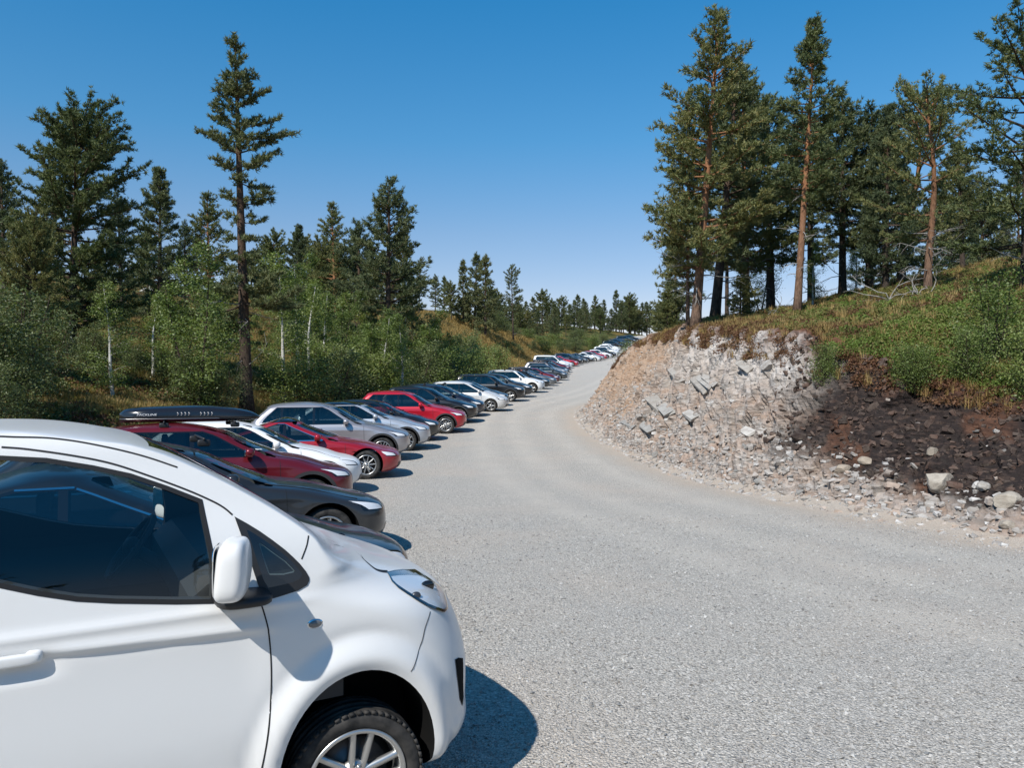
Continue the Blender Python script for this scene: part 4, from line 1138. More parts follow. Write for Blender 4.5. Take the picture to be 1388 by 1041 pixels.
def place_car(kind, colour, u, D, al, label, group=None, dark_roof=False, rim=None):
    src = TYPES[kind]
    root = src if kind not in SOURCE_USED else copy_tree(src)
    SOURCE_USED.add(kind)
    L, W = src['_L'], src['_W']
    a = R(al); lx, ly = L/2-.13, -W*.62
    cn = ((u-694)/F*D, D)
    cx = cn[0]-(lx*math.cos(a)-ly*math.sin(a)); cy = cn[1]-(lx*math.sin(a)+ly*math.cos(a))
    z = float(terr(np.array([cx+.8]), np.array([cy]), False)[0])+.012
    root.location = (cx, cy, z)
    r = slope_roll(cy)
    root.rotation_mode = 'ZYX' if False else 'XYZ'
    root.matrix_world = Matrix.Translation((cx, cy, z)) @ Matrix.Rotation(r, 4, 'X') @ Matrix.Rotation(a, 4, 'Z')
    m = M['p_'+colour]
    for ch in root.children:
        n = ch.name.split('.')[0]
        if n in ('body', 'mirror', 'door_handle'):
            ch.material_slots[0].link = 'OBJECT'; ch.material_slots[0].material = m
    tag(root, label, 'car', group)
    return root

# ------------------------------------------------------------------ the white van in front
VA = R(30); VO = np.array([(483-694)/F*3.38, 3.38, 0.0])
VFX = np.array([math.cos(VA), math.sin(VA), 0]); VFY = np.array([-math.sin(VA), math.cos(VA), 0]); VW = .92
def v_sculpt(x, z):
    zc = .985-.04*(x+.4)
    m = sstep(-.30, -.48, x)*sstep(-3.6, -3.2, x)
    rc_ = -.020*np.exp(-((x+1.27)/.125)**4-((z-.985)/.050)**4)
    return rc_ + m*(-.016*sstep(zc+.004, zc-.018, z)*(1-sstep(.0, .42, zc-z)*.8) + .006*np.exp(-((z-zc-.012)/.018)**2)) + .010*np.exp(-((z-1.085)/.018)**2)*sstep(-.1, -.35, x)
def v_flare(x, z):
    r = np.hypot((x-.02)/.365, (z-.31)/.445)
    return (.040*np.exp(-((r-1.10)/.15)**2)*sstep(1.48, 1.22, r) - .006*np.exp(-((r-1.34)/.06)**2))*(z < 1.05)
vst = Stack(
    xf=[(.19, .60), (.23, .70), (.28, .772), (.34, .79), (.40, .782), (.60, .778), (.70, .76), (.80, .728), (.88, .69), (.94, .655), (.975, .62), (1.005, .575), (1.045, .48), (1.09, .36), (1.135, .25), (1.19, .10), (1.255, -.03),
        (1.339, -.12), (1.495, -.334), (1.663, -.614), (1.715, -.72), (1.770, -.89), (1.806, -1.05), (1.824, -1.27), (1.834, -1.9)],
    xr=[(.19, -3.62), (.3, -3.72), (.5, -3.75), (1.0, -3.74), (1.5, -3.66), (1.75, -3.58), (1.80, -3.45), (1.824, -3.2), (1.834, -2.4)],
    w=[(.19, .84), (.26, .885), (.4, .91), (.6, .92), (.95, .92), (1.06, .908), (1.12, .895), (1.3, .858), (1.5, .780), (1.66, .722), (1.75, .688), (1.785, .662), (1.810, .63), (1.818, .58), (1.827, .42), (1.832, .24), (1.834, .06)],
    cf=[(.19, .5), (.9, .52), (.98, .56), (1.06, .60), (1.11, .54), (1.15, .40), (1.20, .20), (1.26, .10), (1.34, .06), (1.5, .05), (1.75, .06), (1.80, .2), (1.834, .1)],
    nf=[(.19, 2.3), (.9, 2.4), (1.1, 2.6), (1.24, 2.6), (1.34, 2.2), (1.834, 2.2)],
    cr=[(.19, .2), (1.78, .16), (1.834, .1)], nr=[(.19, 3), (1.834, 3)], wheels=(), sculpt=lambda x, z: v_sculpt(x, z)+v_flare(x, z)+v_flare(x+2.78, z))
def vray(u, v, default=None):
    """photo pixel -> (x, z) on the near side of the van's skin"""
    d = np.array([(u-694)/F, 1, -(v-520.5)/F]); t = np.arange(2.2, 6.5, .003)
    P = np.array([0, 0, CZ])+t[:, None]*d - VO
    x, y, z = P@VFX, P@VFY-VW, P[:, 2]
    ok = (z > vst.z0) & (z < vst.z1)
    zc = np.clip(z, vst.z0, vst.z1)
    q = vst.par(zc)
    ins = ok & (np.abs(y) < vst.half(x, zc)) & (x < q[0]) & (x > q[1])
    if not ins.any(): return default
    i = int(np.argmax(ins)); return float(x[i]), float(z[i])
def vpoly(px):
    return [p for p in (vray(u, v) for u, v in px) if p is not None]
van = empty('delivery_van'); van.matrix_world = Matrix.Translation(VO+VFY*VW) @ Matrix.Rotation(VA, 4, 'Z')
tag(van, 'white panel van with a black front quarter window and alloy wheels', 'van')
VV, VF_ = vst.mesh(150, 34, 110, 14)
vb = bpy.data.objects.new('body', mesh_py('body', VV, VF_)); COL.objects.link(vb)
for wx in (.0, -2.78):
    for s_ in (-1, 1):
        k = 56; y0, y1 = sorted((s_*(VW-.36), s_*(VW+.3)))
        V = []
        for y in (y0, y1):
            for j in range(k):
                a = 2*math.pi*j/k; V.append((wx+.02+.357*math.cos(a)*(1.0 if math.sin(a) > -.2 else .98), y, .31+.437*math.sin(a)))
        c = tmp(V, cyl_vf(0, 0, 1, 0, 1, k)[1]); boolean(vb, c); drop(c)
# hollow cabin
inn = Stack(xf=[(.5, .0), (1.1, -.02), (1.25, -.14), (1.34, -.20), (1.495, -.40), (1.663, -.68), (1.745, -.95), (1.785, -1.3), (1.80, -1.9)], xr=[(.5, -3.6), (1.5, -3.55), (1.765, -3.4), (1.80, -2.4)],
            w=[(.5, .84), (1.06, .84), (1.3, .80), (1.5, .73), (1.66, .67), (1.73, .63), (1.765, .54), (1.80, .2)], cf=[(.5, .1), (1.80, .1)], nf=[(.5, 2.2), (1.80, 2.2)], cr=[(.5, .1), (1.80, .1)], nr=[(.5, 3), (1.80, 3)])
c = tmp(*inn.mesh(30, 8, 12, 6)); boolean(vb, c); drop(c)
GLASS = vpoly([(273, 678), (284, 730), (291, 765), (291.5, 800), (290, 817), (240, 818), (156, 817), (104, 814), (52, 806.5), (2, 796)]) 
gl_top = vpoly([(2, 619), (63, 622), (126, 632), (177, 643), (227, 660)])
rear_edge = [(-1.62, GLASS[-1][1]+.10), (-1.70, 1.45), (-1.62, gl_top[0][1]+.015)]
GLASS = GLASS+[(-1.45, GLASS[-1][1]+.055)]+rear_edge+[(-1.5, gl_top[0][1]+.012)]+gl_top
TRI = vpoly([(317.5, 700), (334, 709), (352, 720), (369, 732), (386, 745), (397, 755), (406, 764), (414, 774), (418.5, 782), (419, 787), (416, 793), (404, 800.5), (380, 808), (357, 815), (349, 791), (334, 746)])
TRI_GL = vpoly([(350, 734), (368, 747), (386, 760), (397, 771), (400, 775), (384, 779), (364, 779), (359, 765)])
def prism(poly, y0, y1):
    P = np.array(densify(poly, .05)); n = len(P)
    V = [(x, y0, z) for x, z in P]+[(x, y1, z) for x, z in P]
    return V, [tuple(range(n)), tuple(range(n, 2*n))[::-1]]+[(j, n+j, n+(j+1) % n, (j+1) % n) for j in range(n)]
def shrink2(poly, d):
    P = np.array(poly); n = len(P); out = []
    area = np.sum(P[:, 0]*np.roll(P[:, 1], -1)-np.roll(P[:, 0], -1)*P[:, 1]); sg = 1 if area > 0 else -1
    for i in range(n):
        a, b, c = P[i-1], P[i], P[(i+1) % n]
        e1 = (b-a)/(np.linalg.norm(b-a)+1e-9); e2 = (c-b)/(np.linalg.norm(c-b)+1e-9)
        nn = np.array([-e1[1]-e2[1], e1[0]+e2[0]]); nn /= max(.5, np.linalg.norm(nn)**2/2)
        out.append(tuple(b+sg*nn*d))
    return out
for pl in (shrink2(GLASS, .012), shrink2(TRI_GL, .004)):
    c = tmp(*prism(pl, -1.3, 1.3)); boolean(vb, c); drop(c)
ws = []
for z in np.linspace(1.35, 1.735, 10):
    ws.append((float(vst.w(z))*.79, z))
poly = ws+[(-a, z) for a, z in ws[::-1]]
n_ = len(poly); c = tmp([(.6, y, z) for y, z in poly]+[(-1.1, y, z) for y, z in poly], [tuple(range(n_))[::-1], tuple(range(n_, 2*n_))]+[(j, (j+1) % n_, n_+(j+1) % n_, n_+j) for j in range(n_)])
boolean(vb, c); drop(c)
def vcls(p, bvh):
    h = bvh.find_nearest(p.center)
    if h[0] is None or h[3] > .0035:
        if p.center.z < .80 and abs(p.center.y) > .5: return 1, False
        if p.center.z > 1.5 and p.normal.z < -.3: return 3, False
        return 2, False
    return 0, True
finish_body(vb, VV, VF_, [M['van_white'], M['well'], M['cabin'], M['liner']], vcls)
vb.parent = van
def vmesh(name, vf, m, parent=None, smooth=True):
    return link(name, mesh_py(name, vf[0], vf[1], smooth), m, parent or van)
def vstrip(name, px, wid, m, sgns=(-1, 1), off=.0015, smooth=True):
    pts = vpoly(px)
    if smooth: pts = cr_open(pts, 6)
    for s_ in sgns: vmesh(name, strip_vf(vst, pts, s_, wid, off), m)
def ring_patch(name, outer, inner, m, s_, off, parent=None):
    A = np.array(outer); B = np.array(inner); k = len(A); P = np.concatenate([A, B])
    V = np.stack([P[:, 0], s_*(vst.half(P[:, 0], P[:, 1])+off), P[:, 1]], -1)
    Fc = orient(V, [(i, (i+1) % k, k+(i+1) % k, k+i) for i in range(k)], np.array([V[:, 0].mean(), 0, V[:, 2].mean()]))
    return vmesh(name, (V, Fc), m, parent)
for s_ in (-1, 1):
    gd = [tuple(p) for p in densify(GLASS, .04)]
    w_ = side_patch('door_window', vst, shrink2(GLASS, .006), s_, -.006, M['clear_glass'], van, .05)
    ring_patch('window_seal', shrink2(gd, -.004), shrink2(gd, .014), M['rubber'], s_, .002, w_)
    td = [tuple(p) for p in densify(TRI, .03)]
    # black quarter panel with its small pane
    tri_o = np.array(td); 
    ctr = np.array(TRI_GL).mean(0)
    def ang(p): return math.atan2(p[1]-ctr[1], p[0]-ctr[0])
    tg = np.array(densify(TRI_GL, .015))
    def ray_in(a):
        d = np.array([math.cos(a), math.sin(a)]); best = None
        for q1, q2 in zip(tg, np.roll(tg, -1, 0)):
            e = q2-q1; den = d[0]*(-e[1])+d[1]*e[0]
            if abs(den) < 1e-12: continue
            r_ = q1-ctr; t = (r_[0]*(-e[1])+r_[1]*e[0])/den; u_ = (d[0]*r_[1]-d[1]*r_[0])/den
            if t > 0 and -1e-6 <= u_ <= 1+1e-6: best = t if best is None else max(best, t)
        return ctr+d*(best or .02)
    inner = [tuple(ray_in(ang(p))) for p in td]
    mid = [tuple((np.array(a)+np.array(b))*.5) for a, b in zip(td, inner)]
    q_ = ring_patch('quarter_panel', td, mid, M['plastic'], s_, .004); ring_patch('quarter_panel_inner', mid, inner, M['gloss'], s_, .004, q_)
    side_patch('quarter_window', vst, TRI_GL, s_, .001, M['cargls'], van, .04)
# shut lines
vstrip('door_seam', [(2, 606), (38, 609), (101, 618), (152, 628.5), (202, 645), (253, 664), (286, 678.5), (303, 688), (315, 698)], .007, M['rubber'])
vstrip('door_seam', [(352, 816), (358, 832), (364, 858), (367, 891), (367.5, 930), (365.5, 972), (355, 1041), (340, 1085)], .006, M['rubber'])
for s_ in (-1, 1): vmesh('roof_seam', strip_vf(vst, cr_open([(-3.3, 1.800), (-1.6, 1.803), (-1.25, 1.795), (-1.1, 1.780), (-.95, 1.745), (-.82, 1.704), (-.70, 1.655)], 8), s_, .006, .0015), M['rubber'])
vstrip('wing_seam', [(418, 726), (415.5, 740), (408.5, 758)], .006, M['rubber'])
vstrip('bonnet_seam', [(484, 748), (490, 755), (497, 762), (508, 771), (516, 774), (526, 775)], .007, M['rubber'])
vstrip('bumper_seam', [(583, 829), (576, 851), (569, 876), (557, 911)], .0045, M['alloy_dark'])
side_px = [(428, 725), (440, 729), (452, 734), (466, 742), (452, 738), (438, 732)]
vp_ = vpoly(side_px)
for s_ in (-1, 1): side_patch('cowl_panel', vst, vp_, s_, .003, M['plastic'], van, .02)
# headlight
HL = [p for p in vpoly([(524, 775.5), (535, 773.5), (546, 772.5), (563, 772.5), (578, 773.5), (588, 778), (594, 786), (599, 797), (603, 810), (606, 824), (601, 828.5), (590, 825), (580, 821), (565, 812.5), (549, 802.5), (538, 795), (530, 787)])]
HL2 = shrink2(HL, .010)
for s_ in (-1, 1):
    hd = [tuple(p) for p in densify(HL, .012)]; hi = shrink2(hd, .009)
    h_ = ring_patch('headlight', shrink2(hd, -.002), hi, M['gloss'], s_, .010)
    side_patch('lamp_reflector', vst, HL, s_, .005, M['lampshell'], h_, .010, .4)
    cx, cz = np.mean(np.array(HL2)[:, 0])+.05, np.mean(np.array(HL2)[:, 1])+.005
    for dx_, rr_, mm_ in ((0, .030, 'gloss'), (-.115, .020, 'alloy_dark')):
        yv = float(vst.half(np.array([cx+dx_]), np.array([cz]))[0])
        V, Fc = superell((cx+dx_, s_*(yv-.002), cz), (rr_*1.25, .014, rr_), (1, 1), 20, 10); vmesh('lamp_projector', (V, Fc), M[mm_], h_)
    side_patch('lamp_lens', vst, HL, s_, .017, M['lens'], h_, .010, .4)
    # side repeater
    ip = vray(427, 846); V, Fc = superell((ip[0], s_*float(vst.half(np.array([ip[0]]), np.array([ip[1]]))[0]), ip[1]), (.030, .010, .017), (1, 1), 20, 10)
    ind = vmesh('side_repeater', (V, Fc), M['amber'])
    V, Fc = superell((ip[0], s_*(float(vst.half(np.array([ip[0]]), np.array([ip[1]]))[0])-.004), ip[1]), (.037, .010, .022), (1, 1), 20, 10); vmesh('repeater_rim', (V, Fc), M['chrome'], ind)
    # door handle over its scooped recess
    hp = vray(3, 893); hx = hp[0]+.012; hz = hp[1]-.012
    yv = float(vst.half(np.array([hx]), np.array([hz]))[0])
    hn = vmesh('door_handle', superell((hx, s_*(yv+.030), hz), (.105, .017, .021), (.55, .55), 24, 12), M['van_white'])
    vmesh('handle_post', superell((hx+.085, s_*(yv+.012), hz+.004), (.028, .026, .024), (.6, .6), 14, 8), M['van_white'], hn)
    rc = [(hx+.145*math.cos(a), hz-.025+.050*math.sin(a)) for a in np.linspace(0, 2*math.pi, 30)[:-1]]
    def dish(x, z, s_=s_): 
        r = np.hypot((x-hx)/.145, (z-hz+.025)/.050); return x, s_*(vst.half(x, z)+.0012-.010*0*r), z
    # air intake slit
    VT = vpoly([(616.5, 894), (621, 891.5), (627, 892), (627.5, 905), (627.5, 925), (628, 945), (626.5, 957), (623, 948), (619, 915)])
    if len(VT) > 5: side_patch('air_intake', vst, VT, s_, .004, M['well'], van, .010, .4)
    # mirror
    mz, mx = 1.283, -.54
    my = VW+.135
    ca, sa = math.cos(R(20)), -math.sin(R(20))*s_
    mrot = [[ca, sa, 0], [-sa, ca, 0], [0, 0, 1]]; rl = lambda p: tuple(np.array([mx, s_*my, mz])+np.array(mrot)@np.array(p))
    V, Fc = superell((0, 0, 0), (.066, .112, .118), (.62, .50), 44, 26); V[:, 0] = np.where(V[:, 0] < 0, V[:, 0]*.9, V[:, 0]*(1-.25*(V[:, 2]/.118)*(V[:, 2] > 0))); V[:, 0] += .012*(V[:, 2]/.118)
    mir = vmesh('mirror', ([rl(p) for p in V], Fc), M['van_white'])
    V, Fc = superell((-.058, 0, 0), (.004, .092, .098), (.5, .5), 30, 14); vmesh('mirror_glass', ([rl(p) for p in V], Fc), M['mirror'], mir)
    vmesh('mirror_arm', superell((mx+.060, s_*(VW+.01), 1.135), (.110, .120, .026), (.6, .6), 24, 12), M['plastic'], mir)
    wheel(van, .02, s_*(VW-.128), .243, .312, .221, .205, 'five_double', True, R(-3))
    wheel(van, -2.76, s_*(VW-.128), .243, .312, .221, .205, 'five_double', True)
# windscreen
P = []; zs_ = np.linspace(1.345, 1.74, 11)
for z in zs_:
    for u in np.linspace(-1, 1, 21):
        y = u*float(vst.w(z))*.80; P.append((float(vst.front(np.array(y), np.array(z)))-.004, y, z))
V = np.array(P); vmesh('windshield', (V, orient(V, [(i*21+j, i*21+j+1, i*21+22+j, i*21+21+j) for i in range(10) for j in range(20)], np.array([-1.5, 0, 1.0]))), M['shield'])
# nose details
def vnose(nm, z_a, z_b, ya, m, off):
    P = []
    for z in np.linspace(z_a, z_b, 5):
        for u in np.linspace(-1, 1, 21): P.append((float(vst.front(np.array(u*ya), np.array(z)))+off, u*ya, z))
    V = np.array(P); vmesh(nm, (V, orient(V, [(i*21+j, i*21+j+1, i*21+22+j, i*21+21+j) for i in range(4) for j in range(20)], np.array([0, 0, .6]))), m)
vnose('grille', .74, .92, .46, M['gloss'], .004); vnose('lower_intake', .34, .48, .52, M['plastic'], .004); vnose('number_plate', .55, .66, .26, M['whiteplate'], .012)
# cabin: dashboard, wheel, seats
prof = [(-.02, .6), (-.02, 1.20), (-.20, 1.215), (-.42, 1.225), (-.56, 1.20), (-.66, 1.12), (-.66, .98), (-.56, .80), (-.55, .6)]
k = len(prof); V = [(x, y, z) for y in (-.80, .80) for x, z in prof]
vmesh('dashboard', (V, [tuple(range(k)), tuple(range(k, 2*k))[::-1]]+[(j, k+j, k+(j+1) % k, (j+1) % k) for j in range(k)]), M['cabin'], smooth=False)
for y in (.40,):
    c = Vector((-.80, y, 1.13)); axd = Vector((-.80, 0, .60)).normalized(); e1 = Vector((0, 1, 0)); e2 = axd.cross(e1)
    pts = [c+(e1*math.cos(a)+e2*math.sin(a))*.185 for a in np.linspace(0, 2*math.pi, 41)]
    sw = vmesh('steering_wheel', tube_vf(pts, .016, 10, False), M['cabin'])
    mb = MB()
    for a in (0, math.pi, -math.pi/2): mb.add(tube_vf([c-axd*.02, c+(e1*math.cos(a)+e2*math.sin(a))*.18], .018, 8))
    mb.add(superell(tuple(c-axd*.01), (.05, .075, .06), (1, 1), 16, 8)); mb.add(tube_vf([c-axd*.03, c-axd*.35], .035, 10))
    vmesh('wheel_hub', (mb.V, mb.F), M['cabin'], sw)
for y in (-.40, .40):
    mb = MB().add(superell((-1.72, y, .84), (.27, .24, .09), (.6, .6), 20, 10)).add(superell((-2.02, y, 1.18), (.10, .24, .36), (.6, .6), 20, 12)).add(superell((-2.06, y, 1.60), (.06, .12, .09), (.6, .6), 16, 10))
    vmesh('seat', (mb.V, mb.F), M['cabin'])
vmesh('bulkhead', box_vf((-2.45, 0, 1.15), (.03, 1.45, 1.2)), M['cabin'], smooth=False)
rb = vmesh('roof_bar', tube_vf([(-1.95, -.68, 1.905), (-1.95, .68, 1.905)], .018, 10), M['plastic'])
for s_ in (-1, 1): vmesh('bar_foot', superell((-1.95, s_*.63, 1.86), (.045, .035, .045), (.6, .6), 14, 8), M['plastic'], rb)

# ------------------------------------------------------------------ the row of parked cars (colour, nose pixel, distance, heading)
G = 'cars parked side by side along the gravel road'
ROW = [
 ('sedan', 'black', 547, 6.8, 29, 'glossy black saloon parked right beside the white van'),
 ('wagon', 'graphite', 517, 9.8, 27, 'dark graphite estate car with chrome window line and roof rails'),
 ('crossover', 'darkred', 473, 13.0, 24, 'dark red crossover carrying the long black roof box'),
 ('hatch', 'white', 485, 15.8, 18, 'white hatchback between the dark red crossover and the red saloon'),
 ('fastback', 'red', 538, 18.6, 12, 'deep red fastback saloon with chrome window line and thin-spoked wheels'),
 ('suv', 'silver', 551, 22.2, 10, 'warm silver SUV beside the red fastback saloon'),
 ('crossover', 'bluesilver', 579, 25.0, 8, 'pale bluish silver crossover between the warm silver SUV and a black hatchback'),
 ('hatch', 'black', 592, 28.0, 6, 'black hatchback tucked in before the bright red SUV'),
 ('suv', 'brightred', 628, 31.0, 3, 'bright red SUV with dark wheel arches'),
 ('suv', 'black', 643, 35.0, 0, 'black SUV just beyond the bright red SUV'),
 ('mpv', 'navy', 653, 38.0, -1, 'dark navy people carrier beside the silvery white one'),
 ('mpv', 'pearl', 685, 41.0, -3, 'silvery white people carrier with dark side windows'),
 ('hatch', 'darkgrey', 686, 45.5, -4, 'dark grey hatchback half hidden past the silvery white people carrier'),
 ('bigsuv', 'black', 708, 50.0, -5, 'tall black SUV past the dark grey hatchback'),
 ('suv', 'graphite', 719, 54.5, -6, 'graphite SUV before the tall white SUV'),
 ('bigsuv', 'white', 735, 60.0, -7, 'tall white SUV with black windows'),
 ('crossover', 'black', 743, 65.0, -7, 'black crossover under a black roof box past the white SUV'),
 ('sedan', 'grey', 752, 70.0, -8, 'mid grey saloon past the car with the far roof box'),
 ('hatch', 'darkred', 757, 74.0, -8, 'dark red hatchback between the grey saloon and the grey people carrier'),
 ('mpv', 'darkgrey', 767, 80.0, -8, 'dark grey people carrier past the dark red hatchback'),
 ('bigsuv', 'silver', 766, 84.5, -8, 'silver SUV behind the dark grey people carrier'),
 ('wagon', 'silver', 768, 88.5, -8, 'silver estate car beyond the silver SUV'),
 ('hatch', 'black', 770, 92.0, -8, 'black hatchback before the white panel van'),
 ('crossover', 'darkred', 772, 96.0, -8, 'dark red crossover next to the parked white panel van'),
 ('panelvan', 'white', 771, 100.5, -8, 'white panel van standing in the row of cars'),
 ('hatch', 'white', 775, 104.5, -8, 'white hatchback between the panel van and the red saloon'),
 ('sedan', 'brightred', 783, 108.5, -9, 'bright red saloon past the white panel van'),
 ('suv', 'black', 788, 112.5, -9, 'black SUV past the bright red saloon'),
 ('wagon', 'darkgrey', 795, 116.0, -9, 'dark grey estate car before the white saloon'),
 ('sedan', 'graphite', 803, 119.5, -9, 'graphite saloon next to the white saloon'),
 ('sedan', 'white', 813, 124.0, -10, 'white saloon standing in the farther part of the row'),
 ('hatch', 'silver', 818, 127.5, -10, 'silver hatchback next to the white saloon'),
 ('hatch', 'brightred', 822, 131.0, -10, 'small red hatchback past the white saloon'),
 ('crossover', 'white', 828, 134.5, -10, 'white crossover past the small red hatchback'),
 ('suv', 'black', 834, 138.5, -11, 'black SUV before the last white cars of the row'),
]
CARS = []
for kind, colour, u, D, al, lab in ROW:
    CARS.append(place_car(kind, colour, u, D, al, lab, G))
for i, (kind, colour, u, D) in enumerate([('bigsuv', 'white', 837, 143), ('crossover', 'white', 838, 147.5), ('suv', 'white', 839, 152), ('hatch', 'white', 840, 157)]):
    place_car(kind, colour, u, D, -11, 'white car in the cluster of white cars near the far end of the row', G)
for i, (kind, colour, u, D) in enumerate([('bigsuv', 'black', 845, 162), ('suv', 'black', 850, 167), ('wagon', 'navy', 855, 171.5), ('bigsuv', 'graphite', 861, 176), ('suv', 'black', 868, 180.5)]):
    place_car(kind, colour, u, D, -12, 'dark car in the cluster of dark cars at the far end of the row', G)
far = place_car('hatch', 'white', 894, 198, 178, 'white car standing alone on the road beyond the row', 'cars on the road beyond')
# panoramic black roofs of the red fastback and the bluish silver crossover
def roof_panel(root, m=M['gloss']):
    H, W, xm = root['_H'], root['_W'], root['_xm']
    b = next(c for c in root.children if c.name.startswith('body'))
    me = b.data; bm = bmesh.new(); bm.from_mesh(me)
    sel = [f for f in bm.faces if f.calc_center_median().z > H-.105 and f.normal.z > .25]
    keep = set(sel); bmesh.ops.delete(bm, geom=[f for f in bm.faces if f not in keep], context='FACES')
    for v in bm.verts: v.co.z += .004
    nm = bpy.data.meshes.new('roof_panel'); bm.to_mesh(nm); bm.free()
    nm.materials.clear(); nm.materials.append(m); nm.polygons.foreach_set('material_index', np.zeros(len(nm.polygons), np.int32))
    return link('roof_panel', nm, None, root)
roof_panel(CARS[4]); roof_panel(CARS[6])
# roof boxes and crossbars
def roof_box(car, label, letters=True, length=2.1, y=.18):
    H = car['_H']; n = 30
    xs = np.linspace(-length/2, length/2, n); V = []; Fc = []; k = 20
    prof_t = tab((-1.05, .15), (-1.0, .21), (-.9, .245), (-.4, .285), (.1, .30), (.6, .25), (.9, .17), (1.02, .09), (1.05, .06))
    for i, x in enumerate(xs):
        t = x/(length/2)*1.05; h = float(prof_t(t)); wv = .40*(1-max(0, (abs(t)-.55)/.52)**2.6*.55)
        for j in range(k):
            a = 2*math.pi*j/k; ca, sa = math.cos(a), math.sin(a)
            yy_ = wv*np.sign(ca)*abs(ca)**.5; zz_ = (h*abs(sa)**.55) if sa > 0 else -.07*abs(sa)**.5*(1-max(0, t)**3*.6)
            V.append((x, yy_, zz_))
    for i in range(n-1):
        for j in range(k): Fc.append((i*k+j, (i+1)*k+j, (i+1)*k+(j+1) % k, i*k+(j+1) % k))
    Fc += [tuple(range(k)), tuple((n-1)*k+j for j in range(k))[::-1]]
    root = empty('roof_box')
    root.matrix_world = car.matrix_world @ Matrix.Translation((-.34, y, H+.055)) @ Matrix.Diagonal((1, 1, .72, 1))
    link('lid', mesh_py('lid', V, Fc), M['boxblack'], root)
    link('seam', MB().add(tube_vf([(-length/2+.01, -.30, .012), (-length/2+.12, -.395, .012), (.35, -.402, .012), (length/2-.25, -.33, .012), (length/2-.03, -.18, .012)], .007, 6)).mesh('seam'), M['alloy'], root)
    if letters:
        cu = bpy.data.curves.new('lettering', 'FONT'); cu.body = 'PACKLINE'; cu.size = .062; cu.extrude = .001; cu.shear = .15
        to = bpy.data.objects.new('lettering', cu); COL.objects.link(to); bpy.context.view_layer.update()
        me = bpy.data.meshes.new_from_object(to.evaluated_get(bpy.context.evaluated_depsgraph_get())); bpy.data.objects.remove(to)
        me.materials.clear(); me.materials.append(M['whiteplate'])
        lo = link('lettering', me, None, root); lo.rotation_euler = (R(83), 0, 0); lo.location = (-.80, -.412, .085)
        for g0 in (-.22, .12):
            for q in range(4):
                ch = MB().add(tube_vf([(0, 0, -.03), (.022, 0, 0), (0, 0, .03)], .006, 5))
                o = link('chevron', ch.mesh('chevron'), M['whiteplate'], root); o.location = (g0+q*.055, -.408, .12)
    tag(root, label, 'roof box')
    return root
def crossbars(car, xs, y1=None):
    H, W = car['_H'], car['_W']
    for x in xs:
        b = link('crossbar', MB().add(tube_vf([(x, -.66*W, H+.016), (x, .66*W, H+.016)], .014, 8)).mesh('crossbar'), M['plastic'], car)
        for s_ in (-1, 1):
            link('bar_foot', MB().add(superell((x, s_*.60*W, H-.030), (.070, .032, .040), (.35, .4), 16, 8)).mesh('bar_foot'), M['plastic'], b)
crossbars(CARS[2], (.28, -.75)); roof_box(CARS[2], 'long black roof box with white lettering on the dark red crossover')
crossbars(CARS[1], (.15, -.65)); crossbars(CARS[10], (.2, -.7)); crossbars(CARS[15], (.2, -.7))
crossbars(CARS[16], (.2, -.7)); roof_box(CARS[16], 'black roof box on the black crossover past the tall white SUV', False)
crossbars(CARS[20], (.2, -.7)); roof_box(CARS[20], 'black roof box on the silver SUV far down the row', False)

